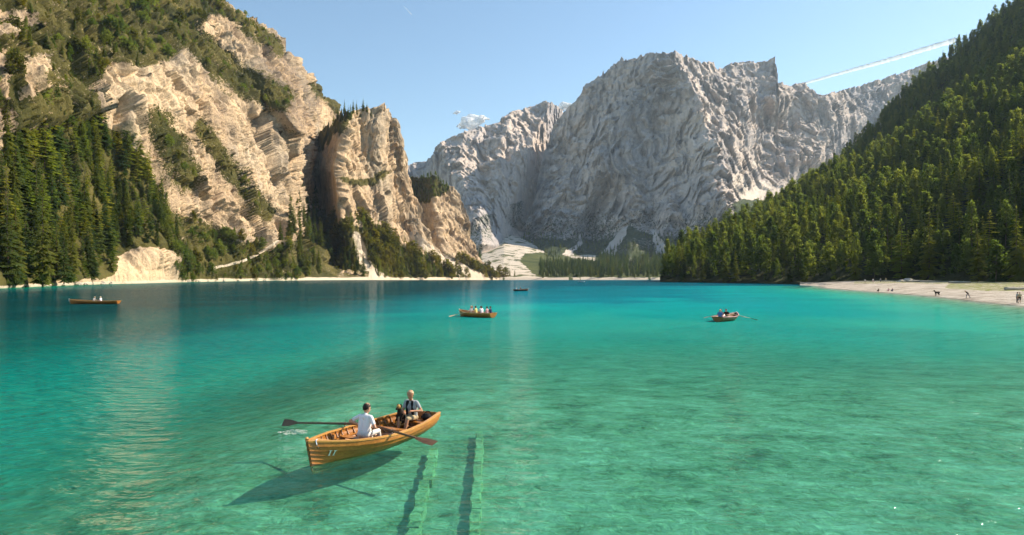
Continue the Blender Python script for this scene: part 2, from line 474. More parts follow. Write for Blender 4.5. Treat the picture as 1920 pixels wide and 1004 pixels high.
fade = fade * np.where(smooth2(in_poly(px, py, F2).astype(float), 10) > 0.5, 0.35, 1.0)
fade = smooth2(fade, 90)
def veg_l(px, py, up, nz):
    a = 0.16 + 0.9 * (up - 0.50) + 0.55 * nz
    a = np.where(in_poly(px, py, F1), 0.72 + 0.25 * nz, a)
    a = np.where(in_poly(px, py, F2), 1.3, a)
    a = np.where(in_poly(px, py, [(325, 455), (400, 440), (520, 470), (560, 440), (620, 440), (640, 530), (320, 530)]), 0.72 + 0.3 * nz, a)
    for ln, w in (([(350, 60), (440, 150), (525, 185)], 26), ([(415, 15), (470, 50), (520, 95)], 15), ([(300, 230), (330, 300), (350, 330)], 30),
                  ([(380, 240), (440, 330), (500, 400)], 18), ([(330, 420), (420, 450)], 22), ([(590, 165), (640, 205)], 10)):
        a = np.maximum(a, (0.78 + 0.5 * nz) * np.clip(1.6 - near_line(px, py, ln) / w, 0, 1))
    for poly in ([(35, 112), (92, 106), (92, 165), (50, 182)], [(-40, 25), (40, 18), (66, 46), (20, 64), (-40, 70)], [(-60, 90), (9, 100), (7, 285), (-60, 290)]):
        a = np.where(in_poly(px, py, poly), 0.2 + 0.3 * nz, a)
    a = np.where(in_poly(px, py, [(225, 475), (262, 462), (330, 468), (345, 500), (335, 530), (205, 530)]), 0.12 + 0.3 * nz, a)
    return a
def bare_l(px, py, up, nz):
    a = np.clip(1.3 - near_line(px, py, [(400, 503), (430, 497), (470, 484), (505, 466), (522, 452)]) / 2.8, 0, 1)
    sh = np.clip(1.5 - (HOR + (CAM_H) * F_PX / YB_L(px) - py) / 5.0, 0, 1) * 0.95
    return np.maximum(a, sh)
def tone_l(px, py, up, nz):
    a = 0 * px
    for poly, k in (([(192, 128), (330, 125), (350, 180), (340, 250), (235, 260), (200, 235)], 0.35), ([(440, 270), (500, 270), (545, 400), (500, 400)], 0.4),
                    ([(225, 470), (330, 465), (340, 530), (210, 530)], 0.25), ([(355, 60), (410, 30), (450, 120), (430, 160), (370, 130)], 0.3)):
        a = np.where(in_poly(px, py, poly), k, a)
    a = np.where(in_poly(px, py, [(470, 60), (520, 80), (600, 190), (560, 260), (480, 160)]), -0.35, a)  # shade of the upper gully painted into the rock as a darker tone
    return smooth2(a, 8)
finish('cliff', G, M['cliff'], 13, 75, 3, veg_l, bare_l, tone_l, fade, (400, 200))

# --- rock tower
u = np.linspace(572, 862, 260)
v = np.linspace(0, 1, 280)
YB_T = lambda x: ip(x, [(560, 790), (640, 800), (700, 840), (860, 1080)])
crest = ip(u, [(572, 330), (582, 290), (590, 264), (605, 252), (625, 238), (645, 218), (660, 209), (690, 206), (705, 205), (722, 217), (735, 238), (740, 268),
               (748, 292), (752, 322), (760, 352), (770, 390), (778, 422), (790, 448), (812, 470), (835, 492), (855, 512), (862, 518)])
base = HOR + (CAM_H - 0.6) * F_PX / YB_T(u)
px, py = face(u, crest, base, v)
tt = base[None, :] - py
Y = YB_T(px) + ip(tt, [(0, 0), (6, 6), (50, 80), (100, 140), (150, 165), (240, 185), (320, 205)])
Y -= rib(px, py, [(655, 205), (640, 262), (626, 330), (640, 430), (660, 500)], 200, 42, 210) * np.clip(tt / 90, 0, 1)
Y += 90 * np.clip(tt / 90, 0, 1)
Y -= rib(px, py, [(735, 240), (748, 330), (768, 410), (790, 470)], 40, 22, 40)
Y -= rib(px, py, [(700, 205), (705, 300), (712, 400)], 30, 30, 22)
G = Pw(px, py, smooth2(Y, 4))
fade = np.clip((G[..., 2] - 2) / 60, 0.08, 1) * np.clip((crest[None, :] + 500 - py) / 300, 0.4, 1)
def veg_t(px, py, up, nz):
    a = 0.12 + 0.9 * (up - 0.5) + 0.6 * nz
    a = np.where(py > 520 - np.clip((862 - px) * 0.55, 0, 100), 0.85 + 0.2 * nz, a)
    a = np.where(in_poly(px, py, [(580, 240), (650, 200), (662, 206), (650, 232), (600, 285)]), 0.9, a)
    a = np.maximum(a, (0.8 + 0.5 * nz) * np.clip(1.5 - near_line(px, py, [(640, 340), (690, 345), (722, 325)]) / 7, 0, 1))
    return a
def bare_t(px, py, up, nz):
    a = np.clip(1.5 - near_line(px, py, [(668, 440), (680, 480), (690, 510), (700, 523)]) / ip(py, [(430, 6), (500, 12), (523, 30)]), 0, 1)
    a = np.maximum(a, np.clip(1.5 - near_line(px, py, [(775, 440), (800, 465), (835, 490), (870, 515)]) / 8, 0, 1))
    return np.maximum(a, 0.9 * (py > 520.5))
finish('rock_tower', G, M['cliff'], 13, 95, 11, veg_t, bare_t, lambda px, py, up, nz: 0.12 + 0 * px, fade, (260, 260))

# --- wooded butte behind it
u = np.linspace(738, 965, 190)
v = np.linspace(0, 1, 170)
YB_B = lambda x: ip(x, [(738, 1180), (860, 1240), (965, 1330)])
crest = ip(u, [(738, 345), (765, 345), (790, 342), (815, 345), (835, 356), (850, 368), (862, 396), (872, 425), (880, 455), (888, 480), (905, 498), (935, 513), (965, 519)])
base = HOR + (CAM_H - 0.6) * F_PX / YB_B(u)
px, py = face(u, crest, base, v)
tt = base[None, :] - py
Y = YB_B(px) + ip(tt, [(0, 0), (6, 10), (40, 90), (80, 150), (190, 190)])
Y -= rib(px, py, [(806, 345), (814, 400), (825, 470), (850, 510)], 100, 45, 90)
G = Pw(px, py, smooth2(Y, 4))
fade = np.clip((G[..., 2] - 2) / 60, 0.08, 1)
def veg_b(px, py, up, nz):
    a = 0.10 + 0.9 * (up - 0.5) + 0.6 * nz
    a = np.where(py > 500 - np.clip((900 - px) * 0.35, 0, 45), 0.55 + 0.6 * nz, a)
    return np.where(in_poly(px, py, [(740, 330), (835, 330), (838, 358), (800, 380), (770, 385), (740, 370)]), 0.9, a)
finish('wooded_butte', G, M['cliff'], 14, 100, 23, veg_b, lambda px, py, up, nz: np.maximum(0.9 * (py > 520.5), np.clip(1.4 - near_line(px, py, [(800, 465), (840, 492), (900, 520)]) / 9, 0, 1)),
       lambda px, py, up, nz: 0 * px, fade, (300, 250))

# --- valley floor
u = np.linspace(835, 1330, 240)
v = np.linspace(0, 1, 150)
px = np.broadcast_to(u[None, :], (len(v), len(u))).copy()
top = ip(u, [(835, 462), (900, 456), (945, 440), (985, 446), (1050, 462), (1120, 466), (1180, 462), (1260, 455), (1330, 450)])
Y = 1300 + 1350 * np.broadcast_to(v[:, None], px.shape)
b0 = HOR + (CAM_H - 0.5) * F_PX / 1300
py = b0 + (top[None, :] - b0) * v[:, None] ** 0.85
G = Pw(px, py, Y)
G[..., 2] += np.clip(v[:, None] * 3, 0, 1) * 7 * fbm(G / 160, 4, 41)
FAN = [(905, 470), (935, 452), (962, 440), (990, 446), (1020, 455), (1080, 468), (1118, 478), (1118, 490), (1070, 484), (1020, 474), (985, 476), (975, 490), (1010, 521), (890, 521), (900, 500)]
def veg_v(px, py, up, nz):
    return 0.8 + 0.2 * nz
def bare_v(px, py, up, nz):
    return np.maximum(np.where(in_poly(px, py, FAN), 0.60 + 0.95 * nz, 0.12 + 0.4 * nz), 1.0 * (py > 520.6))
finish('valley_floor', G, M['valley'], 0.5, 60, 43, veg_v, bare_v, lambda px, py, up, nz: 0 * px, np.ones(px.shape), (300, 40))

def wild_ribs(px, py, Y, x0, x1, y0, y1, n, seed, lean, lo, hi):
    r = random.Random(seed)
    for k in range(n):
        x = x0 + (x1 - x0) * (k + r.random()) / n; y = r.uniform(y0, y0 + (y1 - y0) * 0.5); ln = [(x, y)]
        while y < y1:
            y += r.uniform(25, 45); x += lean * 35 + r.uniform(-16, 16); ln.append((x, y))
        ln.append((x, 640)); w_ = r.uniform(0.7, 1.6)
        Y = Y - rib(px, py, ln, r.uniform(lo, hi), 44 * w_, 32 * w_) * np.clip((py - ln[0][1]) / 140, 0, 1)
    return Y
def ledges_of(px, py, Y, a, b, step, amp, seed):
    P_ = np.stack([px / 60, py / 60, 0 * px], -1)
    q = (a * px + b * py) / step + 1.3 * fbm(P_, 4, seed)
    return Y + amp * (q - np.floor(q)) * np.clip(0.7 + 1.2 * noise(P_ * 0.6, seed + 3), 0.1, 1.2)
# --- far peak on the left of the valley
u = np.linspace(735, 1110, 300)
v = np.linspace(0, 1, 260)
crest = ip(u, [(735, 345), (755, 330), (763, 318), (775, 307), (800, 303), (810, 292), (828, 275), (842, 266), (872, 256), (910, 239), (935, 234), (948, 222), (962, 211), (985, 201), (1010, 197),
               (1035, 195), (1050, 207), (1058, 218), (1080, 240), (1110, 270)])
px, py = face(u, crest, np.full(u.shape, 492.0), v)
APRON_P = 420 * np.clip((py - ip(px, [(735, 400), (930, 425), (1000, 415), (1110, 430)])) / 65, 0, 1.6) ** 1.4
Y = 2600 + (492 - py) * 1.9 + (px - 735) * 1.5 - APRON_P
Y -= rib(px, py, [(1030, 195), (1005, 250), (985, 320), (955, 400), (930, 460)], 300, 110, 60)
Y -= rib(px, py, [(905, 240), (890, 300), (900, 380), (905, 450)], 240, 90, 60)
Y -= rib(px, py, [(830, 275), (850, 330), (880, 400)], 160, 60, 50)
Y -= rib(px, py, [(960, 212), (945, 280), (935, 350), (915, 430)], 130, 40, 50)
Y -= rib(px, py, [(870, 256), (868, 330), (890, 420)], 110, 36, 40)
Y = wild_ribs(px, py, Y, 780, 1040, 280, 470, 8, 25, -0.05, 40, 110)
G = Pw(px, py, smooth2(Y, 4))
def veg_p(px, py, up, nz):
    a = -0.1 + 0.35 * nz
    a = np.where(in_poly(px, py, [(955, 385), (1005, 370), (1015, 400), (985, 430), (950, 425)]), 0.42 + 0.9 * nz, a)
    return np.where(in_poly(px, py, [(885, 410), (925, 400), (925, 470), (880, 470)]), 0.55 + 0.7 * nz, a)
finish('peak', G, M['mountain'], 58, 420, 57, veg_p,
       lambda px, py, up, nz: np.where(in_poly(px, py, [(905, 330), (945, 330), (955, 450), (920, 450)]), 0.45 + 0.4 * nz, 0.1 + 0.35 * nz),
       lambda px, py, up, nz: np.where(in_poly(px, py, [(880, 260), (1050, 200), (1000, 350), (940, 450), (890, 440)]), 0.35, 0.05), np.clip(1 - APRON_P / 120, 0.12, 1), (900, 500), base_front=False)

# --- main massif
u = np.linspace(958, 1860, 620)
v = np.linspace(0, 1, 340)
crest = ip(u, [(958, 478), (980, 446), (998, 400), (1008, 350), (1020, 292), (1038, 240), (1055, 218), (1080, 195), (1100, 166), (1125, 146), (1140, 131), (1165, 121), (1200, 113), (1235, 106),
               (1258, 104), (1266, 103), (1276, 112), (1300, 120), (1335, 124), (1343, 136), (1351, 128), (1390, 122), (1447, 115), (1451, 128), (1455, 160), (1480, 166), (1510, 164), (1530, 181),
               (1545, 183), (1560, 178), (1600, 168), (1640, 156), (1680, 142), (1705, 133), (1780, 112), (1860, 96)])
base = ip(u, [(958, 492), (1300, 492), (1450, 420), (1860, 300)])
px, py = face(u, crest, base, v)
Y = 2650 + (492 - py) * 1.7 + np.clip(px - 1390, 0, 400) * 2.6
Y -= rib(px, py, [(1262, 103), (1285, 165), (1325, 255), (1362, 330), (1385, 400), (1400, 450)], 560, 290, 120)
Y = wild_ribs(px, py, Y, 1030, 1400, 190, 470, 11, 5, -0.14, 60, 150)
Y = wild_ribs(px, py, Y, 1010, 1420, 300, 470, 14, 15, -0.05, 25, 70)
Y = wild_ribs(px, py, Y, 1400, 1700, 190, 380, 8, 6, 0.0, 50, 130)
Y = ledges_of(px, py, Y, 0.40, 0.88, 30, 26, 9)
Y = ledges_of(px, py, Y, 0.04, 1.0, 13, 24 * np.clip((235 - py) / 60, 0, 1), 10)
APRON = 420 * np.clip((py - ip(px, [(958, 425), (1130, 432), (1180, 415), (1260, 430), (1340, 425), (1400, 345), (1480, 330), (1860, 250)])) / 65, 0, 1.6) ** 1.4
Y -= APRON
Y -= rib(px, py, [(1235, 106), (1190, 170), (1160, 260), (1140, 330)], 120, 90, 60)
Y -= rib(px, py, [(1447, 115), (1452, 180), (1440, 260)], 200, 110, 35)
Y -= rib(px, py, [(1545, 182), (1560, 230), (1530, 300)], 240, 120, 60)
Y += rib(px, py, [(1435, 240), (1430, 300), (1420, 360)], 200, 60, 60)
G = Pw(px, py, smooth2(Y, 3))
def veg_m(px, py, up, nz):
    a = -0.05 + 0.3 * nz + np.clip((py - 300) / 230, 0, 0.52)
    a = np.where(in_poly(px, py, [(1120, 470), (1180, 425), (1230, 445), (1260, 480), (1240, 500), (1130, 500)]), 0.8 + 0.3 * nz, a)
    a = np.where((py > 448 + 30 * nz), 0.72 + 0.4 * nz, a)
    a = np.where(in_poly(px, py, [(1370, 380), (1430, 360), (1460, 380), (1400, 440)]), 0.75, a)
    return a
def bare_m(px, py, up, nz):
    a = 0.02 + 0.3 * nz
    for poly, k in (([(1375, 320), (1400, 335), (1470, 352), (1480, 366), (1430, 376), (1390, 372), (1372, 350)], 1.3), ([(1172, 418), (1180, 424), (1168, 455), (1150, 488), (1120, 488), (1145, 455)], 0.85),
                    ([(1216, 425), (1224, 425), (1244, 455), (1256, 488), (1228, 488), (1226, 455)], 0.85), ([(1085, 436), (1092, 436), (1090, 460), (1070, 482), (1050, 482), (1076, 460)], 0.75), ([(1400, 310), (1420, 302), (1440, 304), (1410, 322)], 0.8), ([(1210, 165), (1226, 178), (1218, 190), (1200, 188)], 0.6)):
        a = np.where(in_poly(px, py, poly), k + 0.3 * nz, a)
    return a
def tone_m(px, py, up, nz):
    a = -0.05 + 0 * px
    a = np.where(in_poly(px, py, [(1265, 150), (1310, 160), (1360, 320), (1330, 350), (1280, 250)]), 0.4, a)  # sunlit face of the prow painted as a lighter rock tone
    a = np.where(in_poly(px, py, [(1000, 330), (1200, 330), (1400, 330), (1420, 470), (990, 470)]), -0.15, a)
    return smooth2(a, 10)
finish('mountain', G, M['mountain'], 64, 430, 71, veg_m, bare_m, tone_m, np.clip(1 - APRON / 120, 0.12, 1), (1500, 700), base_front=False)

# --- wooded hill on the right
HT = [(1238, 485, 521, 490, 520, 500), (1262, 470, 500, 505, 497, 570), (1300, 455, 478, 530, 474, 640), (1350, 430, 452, 570, 447, 700), (1400, 405, 424, 610, 418, 760),
      (1450, 380, 399, 650, 393, 820), (1500, 355, 374, 670, 366, 860), (1550, 335, 345, 690, 324, 900), (1600, 322, 322, 700, 280, 950), (1650, 312, 296, 700, 236, 980),
      (1700, 300, 258, 690, 182, 1000), (1760, 275, 214, 680, 128, 1000), (1850, 240, 160, 660, 56, 1000), (1920, 220, 118, 630, -4, 980), (2100, 190, 0, 560, -140, 900), (2400, 150, -180, 480, -400, 800)]
ht = np.array(HT, float)
u = np.concatenate([np.linspace(1238, 1900, 330), np.linspace(1906, 2400, 90)])
col = lambda k: np.interp(u, ht[:, 0], ht[:, k])
zb = ip(u, [(1238, 0.5), (1540, 0.6), (1600, 1.5), (1700, 2.2), (2400, 2.2)])
rows = []
YB_H = col(1)
zc = CAM_H + (HOR - col(2)) / F_PX * col(3)
zs = CAM_H + (HOR - col(4)) / F_PX * col(5)
pxs = u
def row(Yr, Zr):
    return np.stack([(pxs - 960) / F_PX * Yr, Yr, Zr], -1)
for s in np.linspace(0, 1, 170):
    rows.append(row(YB_H + (col(3) - YB_H) * s, zb + (zc - zb) * (0.9 * s + 0.1 * s * s)))
for s in np.linspace(0.02, 1, 120):
    dipz = -np.minimum(18, 0.10 * (zs - zc + 30)) * math.sin(math.pi * min(1, s * 1.8)) if s < 0.55 else 0
    rows.append(row(col(3) + (col(5) - col(3)) * s, zc + (zs - zc) * (s ** 1.1) + dipz))
G = np.stack(rows)
fz = np.clip(np.linspace(0, 6, G.shape[0]), 0, 1)[:, None]
G[..., 2] += fz * (16 * fbm(G / np.array([130, 130, 400]), 4, 81) + 3 * fbm(G / 25, 3, 82)) * np.clip((pxs - 1238) / 60, 0, 1)[None, :]
finish('forested_hill', G, M['hill'], 0.4, 30, 83, lambda px, py, up, nz: 0.75 + 0.3 * nz,
       lambda px, py, up, nz: np.where(in_poly(px, py, [(1600, 295), (1640, 262), (1650, 275), (1615, 310)]), 0.5, 0.0) + 0.1 * nz, lambda px, py, up, nz: 0 * px, np.ones(G.shape[:2]), (300, 150))

# --- beach: from under the water up to the trees
SHORE = [(1500, 318), (1535, 290), (1550, 241), (1590, 212), (1640, 185), (1740, 147), (1830, 116), (1920, 97), (2100, 68), (2400, 42), (3200, 20), (5200, 8)]
u = np.concatenate([np.linspace(1500, 1960, 200), np.linspace(1970, 5200, 60)])
Ye = ip(u, SHORE)
Yt = np.interp(u, np.append(ht[:, 0], 5200), np.append(ht[:, 1], 60)) + 6
Ze = 0.0
ztop = ip(u, [(1500, 0.7), (1540, 0.9), (1600, 1.8), (1700, 2.5), (5200, 2.5)])
rows = []
X_of = lambda Yr: (u - 960) / F_PX * Yr
sh = np.stack([X_of(Ye), Ye], -1); bk = np.stack([X_of(Yt), Yt], -1)
for s in np.concatenate([np.linspace(-0.45, 0, 18)[:-1], np.linspace(0, 1, 60)]):
    q = sh + (bk - sh) * s
    if s < 0:
        q = sh + np.array([-1.0, -0.25]) * (-s * 30)
        z = np.full(len(u), s * 30 * 0.13)
    else:
        z = ztop * (s ** 0.7)
        z = z + 0.35 * np.clip((s - 0.42) / 0.06, 0, 1) * np.clip((1720 - u) / 60, 0, 1)
    rows.append(np.concatenate([q, z[:, None]], -1))
G = np.stack(rows)
G[..., 2] += 0.10 * fbm(G / 6.0, 3, 95) * np.clip(G[..., 2], 0, 1)
px, py = to_px(G)
vb = np.where(in_poly(px, py, [(1770, 541), (1850, 546), (1925, 547), (2600, 600), (2600, 520), (1820, 524), (1780, 530)]), 0.54, 0.0)
vb = np.where(in_poly(px, py, [(1600, 520), (1800, 520), (1780, 534), (1700, 531), (1600, 533)]), 0.5, vb)
bb = 0.55 * np.clip(1 - np.abs(G[..., 2] + 0.02) / 0.12, 0, 1)
SHEETS['beach'] = G
grid_obj('beach', G, M['beach'], {'veg': vb, 'bare': bb})

# ------------------------------------------------------------------ lake bed and water
sx = np.sinh(np.linspace(-5.2, 5.2, 260)) * 4.0 - 2.0
sy = np.concatenate([np.linspace(-40, 8, 20)[:-1], 8 + np.sinh(np.linspace(0, 5.6, 240)) * 5.4])
GX, GY = np.meshgrid(sx, sy)
shore_x = np.interp(GY, [8, 20, 42, 68, 97, 116, 147, 185, 212, 241, 290, 400], [27, 36, 48, 62, 74.5, 80.7, 91.7, 100.6, 107, 113.8, 133, 170])
dB = (shore_x - GX) * 0.95
P3 = np.stack([GX, GY, 0 * GX], -1)
bank = fbm(P3 / np.array([22, 30, 1]), 4, 111)
deep = 0.64 + 0.045 * np.clip(GY - 24, 0, 46) + 0.075 * np.clip(GY - 70, 0, 400) + 0.22 * np.clip(-GX - 6.8, 0, 400)
deep = deep * (1 + 0.55 * bank * np.clip((GY - 28) / 20, 0, 1))
deep = np.maximum(deep, 0.62)
shal = np.clip(0.13 * dB - 0.02, 0.02, 99)
shal = np.where(GY > 300, 99, shal)
depth = np.minimum(deep, shal)
left_x = np.interp(GY, [150, 235, 330, 440, 580, 680, 800], [-195, -180, -214, -232, -237, -218, -173])
depth = np.where((GY > 120) & (GY < 900), np.minimum(depth, np.clip((GX - left_x + 6) * 0.25, 0.1, 99)), depth)
depth = np.clip(depth, 0.02, 16)
small = 0.10 * fbm(P3 / 3.0, 3, 121)
GB = np.stack([GX, GY, -np.maximum(depth + small * np.clip(depth, 0, 1), 0.0) - 0.05 - 4.0 * (dB < -6) * (GY < 300)], -1)
grid_obj('lake_bed', GB, M['bed'])

t = NT('lake_water')
dep = t.attr('depth')
geo = t.n('NewGeometry').outputs['Position']
def wave(rotz, sc, scale, detail, rough=0.5, dist=0.3):
    mp = t.n('Mapping'); t.set(mp.inputs['Vector'], geo)
    mp.inputs['Rotation'].default_value = (0, 0, rotz); mp.inputs['Scale'].default_value = sc
    return t.noise(mp.outputs[0], scale, detail, rough, dist)
w1 = wave(R(38), (0.40, 1.0, 1), 1.8, 4)
w2 = wave(R(-30), (0.45, 1.0, 1), 2.0, 4)
sep = t.n('SeparateXYZ', {0: geo})
side = t.n('MapRange', {0: sep.outputs[0], 1: -6.0, 2: 4.0}).outputs[0]
wv = t.mix(side, w2, w1)
w3 = wave(0.3, (0.6, 1.0, 1), 0.85, 3)
w4 = wave(0.5, (0.6, 1, 1), 5.5, 3)
h = t.math('ADD', t.math('MULTIPLY', wv, 0.48), t.math('MULTIPLY', w3, 0.12))
h = t.math('ADD', h, t.math('MULTIPLY', w4, 0.06))
gust = t.ramp(wave(0.2, (0.5, 1, 1), 0.045, 4, 0.6), [(0.3, 0.55), (0.7, 1.0)])
nb = t.n('Bump', {'Height': t.math('MULTIPLY', h, gust), 'Strength': 1.0, 'Distance': 1.0}).outputs[0]
patch = t.noise(geo, 0.06, 4, 0.6, 0.5)
dv = t.math('MULTIPLY', dep, t.math('ADD', 0.35, t.math('MULTIPLY', patch, 1.3)))
scat = t.ramp(t.math('DIVIDE', dv, 16.0), [(0.0, (0.17, 0.44, 0.30)), (0.09, (0.035, 0.46, 0.34)), (0.20, (0.002, 0.325, 0.295)), (0.42, (0.0, 0.175, 0.215)), (1.0, (0.0, 0.080, 0.118))])
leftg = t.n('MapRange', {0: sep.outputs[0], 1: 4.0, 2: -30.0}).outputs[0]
scat = t.mix(leftg, scat, t.mix(1.0, scat, (0.18, 0.45, 0.34), 'MULTIPLY'))  # darker, greener to the left: the forest's reflection put into the water colour
tint = t.ramp(t.math('DIVIDE', dep, 3.0), [(0.0, (0.95, 1.0, 0.97)), (0.22, (0.46, 0.98, 0.90)), (1.0, (0.08, 0.70, 0.58))])
opq = t.ramp(t.math('DIVIDE', dep, 6.0), [(0.0, 0.02), (0.11, 0.12), (0.34, 0.60), (0.8, 1.0)])
rip = t.math('MULTIPLY', t.math('SUBTRACT', wv, 0.5), 1.0)
body = t.n('MixShader', {0: opq, 1: t.n('BsdfTransparent', {'Color': tint}).outputs[0], 2: t.n('BsdfDiffuse', {'Color': scat, 'Normal': nb}).outputs[0]})
fr = t.n('Fresnel', {'IOR': 1.33, 'Normal': nb}).outputs[0]
fr = t.math('MULTIPLY', fr, 0.40, True)
gl = t.n('BsdfGlossy', {'Color': (0.95, 0.97, 1.0), 'Roughness': 0.04, 'Normal': nb})
M['water'] = t.done(t.n('MixShader', {0: fr, 1: body.outputs[0], 2: gl.outputs[0]}))
GW = np.stack([GX, GY, 0 * GX], -1)
grid_obj('lake_water', GW, M['water'], {'depth': depth})

# ------------------------------------------------------------------ trees
def kite(V, F, base, tip, w, sag, up=Vector((0, 0, 1))):
    """a needle spray: two folded triangles each side of its mid rib"""
    base, tip = Vector(base), Vector(tip)
    d = tip - base
    side = d.cross(up)
    side = side.normalized() * w if side.length > 1e-6 else Vector((w, 0, 0))
    mid = base + d * 0.45
    i = len(V)
    V += [base, mid + side - up * sag, tip, mid - side - up * sag, mid + up * sag * 0.4]
    F += [(i, i + 1, i + 4), (i + 1, i + 2, i + 4), (i + 2, i + 3, i + 4), (i + 3, i, i + 4)]

def spruce_crown(seed, width=0.16, whorls=27, low=0.05, power=0.85, droop=0.45, gaps=0.13, top_lean=0.0):
    r = random.Random(seed); V, F = [], []
    for k in range(whorls):
        h = low + (1 - low) * (k / whorls) ** 0.93
        L0 = width * (1 - h) ** power * (0.55 + 0.45 * min(1, (h - low) / 0.12 + 0.4)) + 0.006
        nb = max(4, int(9 - 5 * h) + r.randint(0, 1))
        a0 = r.random() * 6.28
        for b in range(nb):
            if r.random() < gaps:
                continue
            a = a0 + b * 6.283 / nb + r.uniform(-0.3, 0.3)
            L = L0 * (r.uniform(0.45, 1.3) if r.random() > 0.1 else 1.55)
            dz = -droop * L * r.uniform(0.6, 1.4) + (0.25 * L if h > 0.8 else 0)
            hh = h + r.uniform(-0.012, 0.012)
            root = Vector((0.0, 0.0, hh)); tip = Vector((math.cos(a) * L, math.sin(a) * L, hh + dz))
            kite(V, F, root.lerp(tip, 0.12), tip, L * 0.20 + 0.004, L * 0.10 + 0.003)
            for j in range(3):
                f = 0.35 + 0.22 * j
                m = root.lerp(tip, f)
                for sgn in (-1, 1):
                    aa = a + sgn * r.uniform(0.6, 1.05)
                    l2 = L * (0.55 - 0.11 * j) * r.uniform(0.7, 1.2)
                    kite(V, F, m, m + Vector((math.cos(aa) * l2, math.sin(aa) * l2, -droop * l2 * r.uniform(0.5, 1.5))), l2 * 0.24, l2 * 0.12)
    kite(V, F, (0, 0, 0.95), (0.004, 0, 1.01), 0.008, 0.0, Vector((0, 1, 0)))
    return V, F

def round_crown(seed, rad=0.22, low=0.2, clumps=26, per=34, leaf=0.035, top=1.0, flat=0.8):
    r = random.Random(seed); V, F = [], []
    for k in range(clumps):
        h = low + (top - low) * r.random() ** 0.8
        env = rad * math.sin(math.pi * min(1, 0.15 + 0.85 * (h - low) / (top - low)) ** 0.8) + 0.02
        a = r.random() * 6.28; q = env * math.sqrt(r.random()) * 0.95
        c = Vector((math.cos(a) * q, math.sin(a) * q, h)); cr = rad * r.uniform(0.25, 0.46)
        for _ in range(per):
            d = Vector((r.gauss(0, 1), r.gauss(0, 1), r.gauss(0, 1))).normalized()
            b = c + Vector((d.x * cr, d.y * cr, d.z * cr * flat)) * r.uniform(0.45, 1.0)
            t_ = b + (d + Vector((r.uniform(-0.8, 0.8), r.uniform(-0.8, 0.8), r.uniform(-0.6, 0.4)))).normalized() * leaf * r.uniform(0.7, 1.5)
            kite(V, F, b, t_, leaf * 0.45, leaf * 0.12)
    return V, F

def trunk_mesh(seed, r0, top, limbs=0):
    r = random.Random(seed); V, F = [], []
    def tube(a, b, ra, rb, n=6, k=4):
        i0 = len(V)
        for j in range(k + 1):
            f = j / k; c = Vector(a).lerp(Vector(b), f) + (Vector((r.uniform(-1, 1), r.uniform(-1, 1), 0)) * ra * 0.25 if 0 < j < k else Vector())
            for m in range(n):
                an = 6.283 * m / n; q = ra + (rb - ra) * f
                V.append(c + Vector((math.cos(an) * q, math.sin(an) * q, 0)))
        for j in range(k):
            for m in range(n):
                F.append((i0 + j * n + m, i0 + j * n + (m + 1) % n, i0 + (j + 1) * n + (m + 1) % n, i0 + (j + 1) * n + m))
    tube((0, 0, -0.05), (0, 0, top), r0, r0 * 0.12, k=8)
    for k in range(limbs):
        a = r.random() * 6.28; h = r.uniform(0.25, 0.75) * top; L = r.uniform(0.10, 0.2)
        tube((0, 0, h), (math.cos(a) * L, math.sin(a) * L, h + L * 0.7), r0 * 0.4, r0 * 0.1, 5, 3)
    return V, F

def mesh_data(name, VF, mat, smooth=False):
    me = bpy.data.meshes.new(name)
    me.from_pydata([tuple(v) for v in VF[0]], [], VF[1])
    me.materials.append(mat)
    me.polygons.foreach_set('use_smooth', np.full(len(me.polygons), smooth)); me.update()
    return me

KIND = {}
def kind(key, name, crown, trunk, mat):
    KIND[key] = (name, mesh_data('crown', crown, M[mat]), mesh_data('trunk', trunk, M['bark'], True))
kind('s1', 'spruce_tree', spruce_crown(1, 0.15, 28), trunk_mesh(1, 0.012, 0.97), 'needle')
kind('s2', 'spruce_tree', spruce_crown(2, 0.125, 31, 0.07, 0.75, 0.6), trunk_mesh(2, 0.011, 0.97), 'needle')
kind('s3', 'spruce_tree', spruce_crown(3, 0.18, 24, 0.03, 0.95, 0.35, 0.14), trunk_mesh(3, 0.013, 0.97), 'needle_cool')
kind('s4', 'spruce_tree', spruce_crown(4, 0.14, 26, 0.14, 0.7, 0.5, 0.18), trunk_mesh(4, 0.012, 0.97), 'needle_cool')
kind('l1', 'larch_tree', spruce_crown(5, 0.19, 21, 0.10, 0.8, 0.15, 0.22), trunk_mesh(5, 0.012, 0.97), 'larch')
kind('p1', 'pine_tree', round_crown(6, 0.17, 0.22, 34, 34, 0.045), trunk_mesh(6, 0.014, 0.85, 5), 'pine')
kind('p2', 'pine_tree', round_crown(7, 0.19, 0.10, 44, 34, 0.042), trunk_mesh(7, 0.014, 0.85, 6), 'pine')
kind('b1', 'bush', round_crown(8, 0.52, 0.0, 22, 30, 0.11, 0.95), trunk_mesh(8, 0.03, 0.6, 5), 'bush')
kind('b2', 'bush', round_crown(9, 0.75, 0.0, 24, 30, 0.12, 0.8), trunk_mesh(9, 0.03, 0.5, 5), 'pine')
KEYS = list(KIND)
FIRST = {}                                            # one standing tree of each kind, whose crown the far woods repeat

def plant(key, loc, height, rz, label, group, lean=(0, 0)):
    nm, crown, trunk = KIND[key]
    e = empty(nm, loc, rz, height)
    e.rotation_euler = (lean[0], lean[1], rz)
    ww = random.Random(int(loc[0] * 97 + loc[1] * 13)).uniform(0.7, 1.15)
    e.scale = (height * ww, height * ww, height)
    tag(e, label, nm.replace('_tree', ' tree'), group)
    c = link(bpy.data.objects.new('crown', crown), e)
    link(bpy.data.objects.new('trunk', trunk), e)
    FIRST.setdefault(key, c)
    return e

